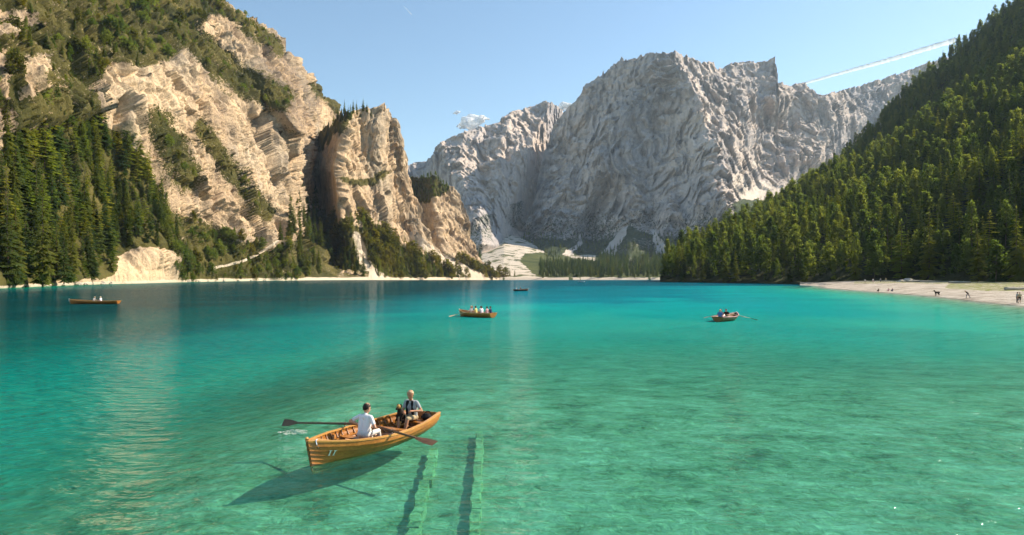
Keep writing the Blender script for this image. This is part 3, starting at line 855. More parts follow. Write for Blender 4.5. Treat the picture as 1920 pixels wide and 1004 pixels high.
def scatter(sheet, mask, n, dist, seed, dist_px=False):
    """random places on a terrain sheet inside a mask given at photo pixels, no two closer than dist metres"""
    G = SHEETS[sheet]; r = np.random.default_rng(seed)
    nv, nu = G.shape[:2]
    a = G[1:, 1:] - G[:-1, :-1]; b = G[1:, :-1] - G[:-1, 1:]
    area = np.linalg.norm(np.cross(a, b), axis=-1).reshape(-1)
    pick = r.choice(area.size, size=max(n * 5, 70000), p=area / area.sum())
    i, j = np.divmod(pick, nu - 1)
    f, g2 = r.random(len(pick))[:, None], r.random(len(pick))[:, None]
    P = (G[i, j] * (1 - f) + G[i + 1, j] * f) * (1 - g2) + (G[i, j + 1] * (1 - f) + G[i + 1, j + 1] * f) * g2
    px, py = to_px(P)
    ok = mask(px, py, P)
    P = P[ok]
    cell, out = {}, []
    for q in P:
        k = (int(q[0] // dist), int(q[1] // dist), int(q[2] // dist))
        if any((kk in cell) and np.linalg.norm(cell[kk] - q) < dist for kk in
               ((k[0] + x, k[1] + y, k[2] + z) for x in (-1, 0, 1) for y in (-1, 0, 1) for z in (-1, 0, 1))):
            continue
        cell[k] = q; out.append(q)
        if len(out) >= n:
            break
    return np.array(out)

def forest(name, pts, keys, hs, seed, label, w=None):
    """the part of a wood nobody could count: one object, its trees repeated on points"""
    r = np.random.default_rng(seed)
    me = bpy.data.meshes.new(name); me.from_pydata([tuple(p) for p in pts], [], [])
    n = len(pts)
    at = me.attributes.new('scl', 'FLOAT_VECTOR', 'POINT')
    hh = np.asarray(hs, float); ww = r.uniform(0.62, 1.12, n); sc = np.stack([hh * ww * r.uniform(0.9, 1.1, n), hh * ww * r.uniform(0.9, 1.1, n), hh], -1)
    at.data.foreach_set('vector', sc.reshape(-1).astype(np.float32))
    at = me.attributes.new('rot', 'FLOAT_VECTOR', 'POINT')
    rt = np.stack([r.normal(0, 0.03, n), r.normal(0, 0.03, n), r.uniform(0, 6.28, n)], -1)
    at.data.foreach_set('vector', rt.reshape(-1).astype(np.float32))
    at = me.attributes.new('idx', 'INT', 'POINT')
    at.data.foreach_set('value', r.choice(len(keys), n, p=w).astype(np.int32))
    o = link(bpy.data.objects.new(name, me)); tag(o, label, None, None, 'stuff')
    ng = bpy.data.node_groups.new(name, 'GeometryNodeTree')
    ng.interface.new_socket('Geometry', in_out='INPUT', socket_type='NodeSocketGeometry')
    ng.interface.new_socket('Geometry', in_out='OUTPUT', socket_type='NodeSocketGeometry')
    N = ng.nodes; L = ng.links
    gi, go = N.new('NodeGroupInput'), N.new('NodeGroupOutput')
    join = N.new('GeometryNodeJoinGeometry')
    for k in keys:
        oi = N.new('GeometryNodeObjectInfo'); oi.transform_space = 'ORIGINAL'
        oi.inputs['Object'].default_value = FIRST[k]; oi.inputs['As Instance'].default_value = True
        L.new(oi.outputs['Geometry'], join.inputs[0])
    ins = N.new('GeometryNodeInstanceOnPoints')
    def named(nm, typ):
        a = N.new('GeometryNodeInputNamedAttribute'); a.data_type = typ; a.inputs['Name'].default_value = nm
        return a.outputs['Attribute']
    L.new(gi.outputs[0], ins.inputs['Points']); L.new(join.outputs[0], ins.inputs['Instance'])
    ins.inputs['Pick Instance'].default_value = True
    L.new(named('idx', 'INT'), ins.inputs['Instance Index'])
    e2r = N.new('FunctionNodeEulerToRotation'); L.new(named('rot', 'FLOAT_VECTOR'), e2r.inputs[0])
    L.new(e2r.outputs[0], ins.inputs['Rotation'])
    L.new(named('scl', 'FLOAT_VECTOR'), ins.inputs['Scale'])
    L.new(ins.outputs[0], go.inputs[0])
    md = o.modifiers.new('repeat', 'NODES'); md.node_group = ng
    return o

rnd = random.Random(5)
def poly_mask(*polys):
    def f(px, py, P):
        m = np.zeros(px.shape, bool)
        for q in polys:
            m |= in_poly(px, py, q)
        return m
    return f
def shown(pts, hs):                                   # apparent size, largest first
    return np.argsort(-(np.asarray(hs) / pts[:, 1]))

def plant_wood(sheet, mask, n, dist, seed, h_lo, h_hi, singles, keys, w, label_fn, group, far_name, far_label):
    pts = scatter(sheet, mask, n, dist, seed)
    r = np.random.default_rng(seed + 1)
    hs = r.uniform(h_lo, h_hi, len(pts)) * np.where(r.random(len(pts)) < 0.25, r.uniform(0.4, 0.8, len(pts)), 1.0)
    order = shown(pts, hs)
    near, far = order[:singles], order[singles:]
    kk = r.choice(len(keys), len(pts), p=w)
    for i in near:
        key = keys[kk[i]]
        p = pts[i].copy(); p[2] -= 0.3
        plant(key, p, float(hs[i]), rnd.uniform(0, 6.28), label_fn(key, p, hs[i]), group, (rnd.gauss(0, 0.02), rnd.gauss(0, 0.02)))
    if len(far):
        forest(far_name, pts[far] - np.array([0, 0, 0.4]), keys, hs[far], seed + 2, far_label, w)
    return pts, hs

NM = {'s': 'spruce', 'l': 'yellow-green larch', 'p': 'bushy pine', 'b': 'bush'}
def lab(where):
    def f(key, p, h):
        kindw = {'s1': 'dark green spruce', 's2': 'slender dark spruce', 's3': 'broad loose spruce', 's4': 'thin bare-stemmed spruce', 'l1': 'yellow-green larch',
                 'p1': 'round-topped green pine', 'p2': 'bushy green pine', 'b1': 'olive bush', 'b2': 'low green bush'}[key]
        return ('tall ' if h > 24 else '') + kindw + ' ' + where
    return f

def lab_left(key, p, h):
    x = 960 + F_PX * p[0] / p[1]; low = p[2] < 12
    at = 'at the left picture edge' if x < 40 else ('near the tallest shore spruce' if x < 130 else ('left of the pale outcrop' if x < 230 else 'against the pale cliff'))
    return lab(at + (', by the water' if low else ', up the slope'))(key, p, h)
def lab_hill(key, p, h):
    x = 960 + F_PX * p[0] / p[1]; low = p[2] < 12
    at = ('at the far tip of the right hill' if x < 1330 else 'on the lake side of the right hill' if x < 1450 else 'just left of the beach' if x < 1560 else 'behind the left end of the beach' if x < 1680
          else 'behind the middle of the beach' if x < 1780 else 'behind the grass strip' if x < 1870 else 'at the right picture edge')
    return lab(at + (', lowest row' if low else ', up the slope'))(key, p, h)

# named trees that stand out at the edges of the woods
for key, px_, Y_, z_, h_, lb in (
        ('s1', 80, 268, 2.0, 36, 'tallest spruce on the left shore, tiered lit branches down to the water'),
        ('s2', 165, 345, 3.0, 30, 'slim spruce by the left shore, just right of the tallest one'),
        ('s3', 120, 300, 2.5, 22, 'ragged spruce with a pale bare trunk at the left shore'),
        ('s2', 30, 250, 2.0, 15, 'small lit spruce at the left edge of the picture by the shore'),
        ('s4', 352, 482, 6.0, 24, 'dead thin spruce standing against the pale cliff foot'),
        ('l1', 1690, 300, 1.9, 29, 'bright yellow-green larch at the back of the beach'),
        ('s1', 1742, 285, 1.9, 33, 'large dark spruce behind the beach, right of the bright larch'),
        ('s3', 1768, 292, 1.9, 26, 'dark spruce tucked behind the largest beach spruce'),
        ('s1', 1822, 268, 1.9, 34, 'tall spruce with lit tiers above the grass strip'),
        ('p2', 1868, 232, 1.9, 15, 'low bushy tree above the grass strip at the right'),
        ('p1', 1640, 318, 1.3, 25, 'leafy green pine at the left end of the beach wood'),
        ('p2', 1655, 322, 1.3, 19, 'bushy pine beside the people at the back of the beach'),
        ('s1', 1906, 225, 1.9, 27, 'dark spruce at the right edge of the picture behind the grass')):
    plant(key, Pw(px_, HOR + (CAM_H - z_ + 0.6) * F_PX / Y_, Y_), h_, rnd.uniform(0, 6), lb, None)
plant('b1', Pw(420, 512, 590), 6, 1.0, 'round olive bush below the sandy path on the left', None)
plant('b2', Pw(372, 515, 540), 6, 2.0, 'low spreading bush by the pale outcrop on the left shore', None)

SPR = (['s1', 's2', 's3', 's4', 'l1'], [0.32, 0.22, 0.22, 0.14, 0.10])
plant_wood('cliff', lambda px, py, P: (noise(P / 16.0, 77) > -0.22) & in_poly(px, py, F2) & ~in_poly(px, py, [(225, 470), (262, 458), (330, 464), (345, 500), (335, 532), (205, 532)]), 430, 5.0, 201, 13, 31, 95, *SPR,
     lab_left, 'spruces of the left shore wood', 'left_shore_wood', 'dense dark spruce wood climbing the left cliff foot')
plant_wood('cliff', lambda px, py, P: in_poly(px, py, F1) & ~in_poly(px, py, [(35, 112), (92, 106), (92, 165), (50, 182)]), 1500, 3.6, 211, 4, 13, 0, ['s1', 's2', 's3', 'b1', 'b2', 'p1'], [0.16, 0.1, 0.12, 0.22, 0.24, 0.16],
     None, None, 'upper_slope_scrub', 'dwarf pine and small spruces covering the upper left slope')
plant_wood('cliff', lambda px, py, P: in_poly(px, py, [(535, 385), (590, 370), (640, 395), (672, 440), (690, 525), (525, 525), (520, 470)]), 170, 6, 221, 20, 36, 28, ['s1', 's2', 's4'], [0.45, 0.4, 0.15],
     lab('in the dark stand below the rock tower'), 'spruces below the rock tower', 'tower_foot_wood', 'stand of tall dark spruces below the rock tower')
plant_wood('cliff', lambda px, py, P: in_poly(px, py, [(325, 455), (400, 435), (520, 470), (545, 440), (560, 525), (330, 528)]) & (near_line(px, py, [(400, 503), (430, 497), (470, 484), (505, 466), (522, 452)]) > 7), 320, 3.0, 231, 3, 11, 0,
     ['b1', 'b2', 'p1', 's1'], [0.35, 0.25, 0.25, 0.15], None, None, 'shore_bushes', 'olive bushes and young trees around the sandy path')
def ledges(px, py, P):
    m = near_line(px, py, [(350, 60), (440, 150), (525, 185)]) < 22
    for ln, w in (([(415, 15), (470, 50), (520, 95)], 12), ([(300, 230), (330, 300), (350, 330)], 24), ([(380, 240), (440, 330), (500, 400)], 14), ([(330, 420), (420, 450)], 18), ([(300, 340), (340, 400)], 14)):
        m |= near_line(px, py, ln) < w
    return m
plant_wood('cliff', ledges, 420, 3.2, 241, 2.5, 8, 0, ['b1', 'b2', 'p1', 's1'], [0.35, 0.35, 0.2, 0.1], None, None, 'cliff_ledge_scrub', 'scrub and small trees on the ledges of the cliff')
plant_wood('rock_tower', lambda px, py, P: (py > 520 - np.clip((862 - px) * 0.55, 0, 98)) & (near_line(px, py, [(668, 440), (680, 480), (690, 510), (700, 523)]) > 10) & (near_line(px, py, [(775, 440), (800, 465), (835, 490), (870, 515)]) > 6) & (py < 521), 620, 7, 251, 10, 24, 0, ['s1', 's2', 'b1', 'l1'], [0.45, 0.3, 0.15, 0.1],
     None, None, 'tower_slope_wood', 'small spruces on the slope right of the rock tower foot')
crest_row = SHEETS['rock_tower']; cx_, cy_ = to_px(crest_row[-4])
for k, (px_, h_) in enumerate(((598, 14), (608, 17), (617, 15), (626, 19), (633, 21), (640, 17), (646, 22), (652, 18), (657, 23), (663, 19), (669, 22), (675, 16), (681, 19), (688, 14), (696, 11))):
    q = crest_row[-4 - 5 * (k % 3)][np.argmin(np.abs(cx_ - px_))]
    plant(('s1', 's2', 's4')[k % 3], q - np.array([0, 0, 1.0]), h_, k, ('spruce on the flat top of the rock tower' if k % 3 == 0 else 'slender spruce on the flat top of the rock tower' if k % 3 == 1 else 'thin bare-stemmed spruce on the flat top of the rock tower'), 'spruces on the rock tower')
plant_wood('wooded_butte', lambda px, py, P: in_poly(px, py, [(740, 335), (836, 335), (842, 362), (800, 385), (745, 390)]), 150, 7, 271, 10, 17, 0, ['s1', 's2', 'p1'], [0.5, 0.3, 0.2],
     None, None, 'butte_top_wood', 'trees covering the top of the far butte')
plant_wood('wooded_butte', lambda px, py, P: (py > 503 - np.clip((900 - px) * 0.3, 0, 40)) & (py < 520.5) & (near_line(px, py, [(800, 465), (840, 492), (900, 520)]) > 8), 260, 9, 273, 10, 22, 0, ['s1', 's2', 'b1'], [0.5, 0.3, 0.2],
     None, None, 'butte_foot_wood', 'trees at the foot of the far butte')
plant_wood('valley_floor', lambda px, py, P: ~in_poly(px, py, FAN) & ((py > 493) | (px < 985) | (px > 1125)) & (py < 521.2) & ((px > 1012) | ((px < 900) & (np.random.default_rng(1).random(px.shape) < 0.35))), 2600, 11, 281, 15, 31, 0, ['s1', 's2', 's3', 's4'], [0.4, 0.3, 0.15, 0.15],
     None, None, 'valley_wood', 'dark spruce wood across the valley floor at the far shore')
plant_wood('mountain', lambda px, py, P: (py > 440) & (py < 486) & (noise(P / 90.0, 78) > -0.05), 1100, 13, 291, 12, 24, 0, ['s1', 's2', 's3'], [0.5, 0.3, 0.2],
     None, None, 'mountain_foot_wood', 'dark wood climbing the foot of the central mountain')
def hill_mask(px, py, P):
    return (px > 1244) & (px < 2150) & (py < 533)
plant_wood('forested_hill', hill_mask, 5200, 7.2, 301, 14, 25, 130, ['s1', 's2', 's3', 'p1', 'p2', 'l1'], [0.36, 0.28, 0.20, 0.04, 0.03, 0.09],
     lab_hill, 'trees of the right hill nearest the lake', 'hill_wood', 'mixed spruce and pine wood covering the right hill')

# ------------------------------------------------------------------ boats
def hull_pt(s, t_, side, L=4.95, B=0.90):
    """point of the hull: s from stern 0 to bow 1, t_ from keel 0 to gunwale 1"""
    b = B * float(np.interp(s, [0, .12, .25, .4, .55, .7, .8, .88, .94, 1.0], [.60, .78, .92, .99, 1.0, .88, .70, .48, .27, .02]))
    zs = float(np.interp(s, [0, .2, .4, .6, .8, .9, 1.0], [.50, .455, .435, .46, .54, .61, .70]))
    zk = float(np.interp(s, [0, .15, .85, .95, 1.0], [-.06, -.14, -.15, -.13, -.10]))
    k = max(0, (s - 0.6) / 0.4)
    y = b * (1 - max(0.0, 1 - t_) ** (1.75 - 0.65 * k))
    z = zk + (zs - zk) * t_ ** (1.35 - 0.3 * k)
    x = -L / 2 + L * s + 0.20 * t_ * s ** 8 - 0.10 * t_ * max(0, 1 - s * 8)
    return Vector((x, side * y, z))

def hull_n(s, t_, side):
    a = hull_pt(min(1, s + .01), t_, side) - hull_pt(max(0, s - .01), t_, side)
    b = hull_pt(s, min(1, t_ + .02), side) - hull_pt(s, max(0, t_ - .02), side)
    n = a.cross(b) * -side
    n = n.normalized() if n.length > 1e-9 else Vector((0, side, 0))
    if n.y * side < 0 and s < 0.97:
        n = -n
    return n

def ring_sweep(rings, closed_ends=True):
    V, F = [], []; k = len(rings[0])
    for r_ in rings:
        V += list(r_)
    for i in range(len(rings) - 1):
        for j in range(k):
            F.append((i * k + j, i * k + (j + 1) % k, (i + 1) * k + (j + 1) % k, (i + 1) * k + j))
    if closed_ends:
        F += [tuple(range(k))[::-1], tuple(range((len(rings) - 1) * k, len(rings) * k))]
    return V, F

def box_vf(c, d, bev=0.0):
    bm = bmesh.new(); bmesh.ops.create_cube(bm, size=1.0)
    for v_ in bm.verts:
        v_.co = Vector((c[0] + v_.co.x * d[0], c[1] + v_.co.y * d[1], c[2] + v_.co.z * d[2]))
    if bev:
        bmesh.ops.bevel(bm, geom=bm.edges[:], offset=bev, segments=2, affect='EDGES')
    bm.verts.ensure_lookup_table(); bm.verts.index_update()
    V = [v_.co.copy() for v_ in bm.verts]; F = [tuple(v_.index for v_ in f.verts) for f in bm.faces]; bm.free()
    return V, F

def tube_vf(path, radii, n=10):
    path = [Vector(p_) for p_ in path]; rings = []
    for i, p_ in enumerate(path):
        d = (path[min(i + 1, len(path) - 1)] - path[max(i - 1, 0)]).normalized()
        a = d.cross(Vector((0, 0, 1)) if abs(d.z) < 0.9 else Vector((1, 0, 0))).normalized(); b = d.cross(a)
        rings.append([p_ + (a * math.cos(6.2832 * m / n) + b * math.sin(6.2832 * m / n)) * radii[i] for m in range(n)])
    return ring_sweep(rings)

def add(name, VF, mat, parent=None, smooth=True):
    return mesh_obj(name, VF[0], VF[1], mat, parent, smooth)

def sole_half(s, z=0.06, B=0.90):
    lo, hi = 0.0, 1.0
    for _ in range(22):
        m = (lo + hi) / 2
        if hull_pt(s, m, 1, B=B).z < z:
            lo = m
        else:
            hi = m
    return max(0.004, hull_pt(s, lo, 1, B=B).y - 0.012)

BOW = Vector((-0.441, -0.898, 0)).normalized()
boat = empty('rowing_boat', (-3.61, 17.54, -0.05), math.atan2(BOW.y, BOW.x), 0.93)
tag(boat, 'large varnished clinker rowing boat numbered 11 in the foreground', 'rowing boat')
BM = Matrix.Translation(boat.location) @ Matrix.Rotation(boat.rotation_euler[2], 4, 'Z') @ Matrix.Scale(0.93, 4)
def to_world(p_):
    return BM @ Vector(p_)
NST, NPL = 34, 7
ss = [i / NST for i in range(NST + 1)]
for side in (1, -1):
    for k in range(NPL):
        t0, t1 = k / NPL, (k + 1.12) / NPL
        t1 = min(t1, 1.0)
        rings = []
        for s in ss:
            a, b = hull_pt(s, t0, side), hull_pt(s, t1, side)
            na, nb_ = hull_n(s, max(t0, 0.04), side), hull_n(s, t1, side)
            fa = 0.042 if k else 0.008
            m = hull_pt(s, (t0 + t1) / 2, side); nm_ = hull_n(s, (t0 + t1) / 2, side)
            rings.append([a + na * fa, m + nm_ * (0.010 + fa * 0.3), b + nb_ * 0.004, b - nb_ * 0.010, m - nm_ * 0.006, a + na * (fa - 0.016)])
        add('plank', ring_sweep(rings), M['varnish_dark'] if k < 2 else (M['varnish'] if (k * 5 + side) % 3 else M['varnish_mid']), boat, False)
    # gunwale cap and rub rail
    rings = []
    for s in ss:
        g = hull_pt(s, 1.0, side); o_ = Vector((0, side, 0))
        w_in, w_out = 0.050, 0.030
        if s > 0.97:
            w_in = 0.012
        rings.append([g - o_ * w_in + Vector((0, 0, -.012)), g + o_ * w_out + Vector((0, 0, -.020)), g + o_ * w_out + Vector((0, 0, .022)), g - o_ * w_in + Vector((0, 0, .026))])
    add('gunwale', ring_sweep(rings), M['wood_trim'], boat, False)
    rings = []
    for s in ss[1:-3]:
        g = hull_pt(s, 0.70, side) - hull_n(s, 0.7, side) * 0.030
        rings.append([g + Vector((0, 0, -.022)), g + Vector((0, -side * .02, -.022)), g + Vector((0, -side * .02, .022)), g + Vector((0, 0, .022))])
    add('stringer', ring_sweep(rings), M['varnish'], boat, False)
    for k in range(17):
        s = 0.05 + k * 0.0535
        rings = []
        for t_ in np.linspace(0.30, 0.985, 8):
            g = hull_pt(s, t_, side); n_ = hull_n(s, t_, side); dx = Vector((0.016, 0, 0))
            rings.append([g - n_ * 0.010 - dx, g - n_ * 0.010 + dx, g - n_ * 0.034 + dx, g - n_ * 0.034 - dx])
        add('rib', ring_sweep(rings), M['varnish_dark'], boat, False)
# transom, stem, keel, sole, boards
V = [hull_pt(0, 0, 1)] + [hull_pt(0, t_, 1) for t_ in np.linspace(0.1, 1, 9)] + [hull_pt(0, t_, -1) for t_ in np.linspace(1, 0.1, 9)]
V2 = [v_ + Vector((0.03, 0, 0)) for v_ in V]; n_ = len(V)
F = [tuple(range(n_)), tuple(range(2 * n_ - 1, n_ - 1, -1))] + [(i, i + n_, (i + 1) % n_ + n_, (i + 1) % n_) for i in range(n_)]
add('transom', (V + V2, F), M['varnish'], boat, False)
st = [hull_pt(1.0, t_, 1) for t_ in np.linspace(0, 1.0, 9)]
st = [Vector((p_.x, 0, p_.z)) for p_ in st]; st.append(st[-1] + Vector((0.015, 0, 0.06)))
add('stem_post', ring_sweep([[p_ + Vector((-.05, -.022, 0)), p_ + Vector((.035, -.015, 0)), p_ + Vector((.035, .015, 0)), p_ + Vector((-.05, .022, 0))] for p_ in st]), M['varnish_dark'], boat, False)
add('stem_knob', box_vf((st[-1].x - .005, 0, st[-1].z + .015), (.09, .055, .06), .012), M['wood_trim'], boat)
kl = [hull_pt(s, 0, 1) for s in ss]
add('keel', ring_sweep([[p_ + Vector((0, -.02, -.05)), p_ + Vector((0, .02, -.05)), p_ + Vector((0, .02, .005)), p_ + Vector((0, -.02, .005))] for p_ in kl]), M['varnish_dark'], boat, False)
V, F = [], []
for s in ss[:-1]:
    x = hull_pt(s, 0.2, 1).x; hw = sole_half(s)
    V += [Vector((x, -hw, .06)), Vector((x, hw, .06)), Vector((x, hw * 0.6, .0)), Vector((x, -hw * 0.6, .0))]
for i in range(len(ss) - 2):
    for j in range(4):
        F.append((i * 4 + j, i * 4 + (j + 1) % 4, i * 4 + 4 + (j + 1) % 4, i * 4 + 4 + j))
add('floor', (V, F), M['wood_floor'], boat, False)
for k in range(6):
    yc = -0.40 + k * 0.16
    xs = [hull_pt(s, .2, 1).x for s in ss[1:-2] if sole_half(s) > abs(yc) + 0.085]
    add('floorboard', box_vf(((xs[0] + xs[-1]) / 2, yc, .070), (xs[-1] - xs[0], .145, .018), .004), M['wood_floor'], boat, False)
def thwart(s, width, z, name='thwart'):
    lo, hi = 0.0, 1.0
    hw0, hw1 = sole_half(s - width / 10, z) - .01, sole_half(s + width / 10, z) - .01
    x = hull_pt(s, .6, 1).x
    V = [Vector((x - width / 2, -hw0, z)), Vector((x + width / 2, -hw1, z)), Vector((x + width / 2, hw1, z)), Vector((x - width / 2, hw0, z))]
    V += [v_ + Vector((0, 0, .03)) for v_ in V]
    F = [(3, 2, 1, 0), (4, 5, 6, 7), (0, 1, 5, 4), (1, 2, 6, 5), (2, 3, 7, 6), (3, 0, 4, 7)]
    return add(name, (V, F), M['varnish'], boat, False)
thwart(0.09, 0.42, 0.27, 'stern_bench'); thwart(0.33, 0.22, 0.27); thwart(0.60, 0.24, 0.27); thwart(0.80, 0.24, 0.30)
bx_ = [hull_pt(s, 1.0, 1) for s in np.linspace(0.90, 0.995, 6)]
V = [Vector((p_.x, p_.y * .93, p_.z - .012)) for p_ in bx_] + [Vector((p_.x, -p_.y * .93, p_.z - .012)) for p_ in bx_[::-1]]
V2 = [v_ + Vector((0, 0, .03)) for v_ in V]; n_ = len(V)
add('breasthook', (V + V2, [tuple(range(n_))[::-1], tuple(range(n_, 2 * n_))] + [(i, (i + 1) % n_, (i + 1) % n_ + n_, i + n_) for i in range(n_)]), M['wood_trim'], boat, False)
add('mooring_rope', tube_vf([hull_pt(.965, 1.02, 1) + Vector((.0, -.03, .03)), hull_pt(.975, 1, 1) + Vector((.02, .04, .03)), hull_pt(.975, .93, 1) + Vector((.0, .045, 0)), hull_pt(.968, .8, 1) + Vector((0, .04, 0))], [.014] * 4), M['rope'], boat)
# the painted number
for k, s0 in enumerate((0.898, 0.918)):
    def on_hull(ds, dt):
        s, t_ = s0 + ds - dt * 0.03, 0.66 + dt
        return hull_pt(s, t_, 1) + hull_n(s, t_, 1) * 0.052
    V, F = [], []
    for d0, d1, q0, q1 in ((-.0028, .0028, -.085, .085), (-.0065, .0065, .070, .088), (-.0055, .0055, -.088, -.073)):
        i = len(V)
        V += [on_hull(d0, q0), on_hull(d1, q0), on_hull(d1, q1), on_hull(d0, q1)]
        F.append((i, i + 1, i + 2, i + 3))
    add('number', (V, F), M['white_paint'], boat, False)
LOCK = {}
for side in (1, -1):
    s = 0.575 if side == 1 else 0.545
    g = hull_pt(s, 1.0, side) + Vector((0, -side * .01, .025))
    LOCK[side] = g + Vector((0, 0, .09))
    V, F = tube_vf([g + Vector((0, 0, -.06)), g + Vector((0, 0, .05))], [.016, .016], 8)
    V3, F3 = tube_vf([g + Vector((-.045, 0, .14)), g + Vector((-.042, 0, .08)), g + Vector((0, 0, .045)), g + Vector((.042, 0, .08)), g + Vector((.045, 0, .14))], [.011] * 5, 8)
    add('oarlock', (V + V3, F + [tuple(i + len(V) for i in f) for f in F3]), M['metal'], boat)

def make_oar(name, lock, blade, inboard, mat, label, group=None, blade_len=0.75, bw=0.075, r0=0.024, tilt=0.5):
    lock, blade = Vector(lock), Vector(blade)
    d = (blade - lock).normalized(); L = (blade - lock).length
    o = empty(name, lock)
    tag(o, label, 'oar', group)
    z = Vector((0, 0, 1)); side = d.cross(z).normalized(); up = side.cross(d)
    wdir = (side * math.cos(tilt) + up * math.sin(tilt)).normalized(); th = d.cross(wdir)
    add('shaft', tube_vf([d * -inboard, d * (-inboard + .18), d * (-inboard + .2), d * (L - blade_len + .05)], [.017, .018, r0, r0 * .8], 8), mat, o)
    rings = []
    for f, w_ in ((0, .28), (.2, .55), (.5, .9), (.85, 1.0), (1, .95)):
        c_ = d * (L - blade_len + blade_len * f)
        rings.append([c_ - wdir * bw * w_, c_ + th * .008 * (1.4 - f), c_ + wdir * bw * w_, c_ - th * .008 * (1.4 - f)])
    add('blade', ring_sweep(rings), mat, o, False)
    return d * -inboard + lock
H = {}
H[-1] = make_oar('oar', to_world(LOCK[-1]), (-6.72, 19.55, 0.10), 0.72, M['oar_wood'], 'dark oar reaching left over the water from the numbered boat', bw=0.11, r0=0.034, tilt=1.0)
H[1] = make_oar('oar', to_world(LOCK[1]), (-1.83, 15.85, 0.42), 0.72, M['oar_wood'], 'oar lifted over the near side of the numbered boat', bw=0.11, r0=0.034, tilt=-0.35)

# ------------------------------------------------------------------ people
def capsules(segs, voxel, mats, smooth_it=3):
    """one continuous skin around tapered limbs, its faces coloured by the limb they cover"""
    V, F = [], []
    for a, b, ra, rb, _ in segs:
        a, b = Vector(a), Vector(b); d = b - a
        if d.length < 1e-5:
            d = Vector((0, 0, 1e-3)); b = a + d
        dn = d.normalized(); x = dn.cross(Vector((0.3, 0.5, 0.81))).normalized(); y = dn.cross(x); n = 12
        prof = [(a - dn * ra * math.cos(q), ra * math.sin(q)) for q in (0.12, 0.5, 1.0, 1.5708)] + [(b + dn * rb * math.sin(q), rb * math.cos(q)) for q in (0.0, 0.55, 1.05, 1.45)]
        rings = [[c_ + (x * math.cos(6.2832 * m / n) + y * math.sin(6.2832 * m / n)) * q for m in range(n)] for c_, q in prof]
        v_, f_ = ring_sweep(rings); i = len(V)
        V += v_; F += [tuple(k + i for k in g) for g in f_]
    me = bpy.data.meshes.new('tmp'); me.from_pydata(V, [], F); me.update()
    ob = bpy.data.objects.new('tmp', me); scene.collection.objects.link(ob)
    md = ob.modifiers.new('r', 'REMESH'); md.mode = 'VOXEL'; md.voxel_size = voxel; md.use_smooth_shade = True
    m2 = ob.modifiers.new('s', 'SMOOTH'); m2.factor = 0.5; m2.iterations = smooth_it
    dg = bpy.context.evaluated_depsgraph_get()
    out = bpy.data.meshes.new_from_object(ob.evaluated_get(dg))
    bpy.data.objects.remove(ob)
    nf = len(out.polygons); c_ = np.empty(nf * 3); out.polygons.foreach_get('center', c_); c_ = c_.reshape(-1, 3)
    best = np.full(nf, 1e9); idx = np.zeros(nf, np.int32)
    for a, b, ra, rb, mi in segs:
        a, b = np.array(a, float), np.array(b, float); d = b - a; q = np.clip(((c_ - a) @ d) / max(d @ d, 1e-9), 0, 1)
        dist = np.linalg.norm(c_ - a - q[:, None] * d, axis=1) - (ra + (rb - ra) * q)
        m = dist < best; best = np.where(m, dist, best); idx = np.where(m, mi, idx)
    out.materials.clear()
    for m in mats:
        out.materials.append(m)
    out.polygons.foreach_set('material_index', idx); out.polygons.foreach_set('use_smooth', np.ones(nf, bool)); out.update()
    return out

SK, SH, PA, HA, VE = 0, 1, 2, 3, 4                    # skin, shirt, trousers, shoe, vest
def hand_segs(w, tgt, n_up, fine):
    """palm and five fingers closing from wrist w towards tgt"""
    w, tgt = Vector(w), Vector(tgt); d = (tgt - w)
    d = d.normalized() if d.length > 1e-4 else Vector((1, 0, 0))
    s_ = d.cross(Vector(n_up)).normalized(); up = s_.cross(d)
    pl = w + d * .075
    seg = [(w, pl, .026, .030, SK), (w + s_ * .02, pl + s_ * .026, .018, .017, SK), (w - s_ * .02, pl - s_ * .026, .018, .017, SK)]
    if not fine:
        return seg + [(pl, pl + d * .05 - up * .03, .026, .018, SK)]
    for k, ln in enumerate((.034, .040, .038, .030)):
        b0 = pl + s_ * (.030 - .020 * k)
        b1 = b0 + d * ln * .9 - up * ln * .35; b2 = b1 + d * ln * .15 - up * ln * .85; b3 = b2 - d * ln * .65 - up * ln * .25
        seg += [(b0, b1, .0105, .0095, SK), (b1, b2, .0095, .009, SK), (b2, b3, .009, .008, SK)]
    t0 = w + d * .028 + s_ * .030
    seg += [(t0, t0 + s_ * .022 + d * .022 - up * .014, .013, .011, SK), (t0 + s_ * .022 + d * .022 - up * .014, t0 + s_ * .008 + d * .052 - up * .032, .011, .009, SK)]
    return seg

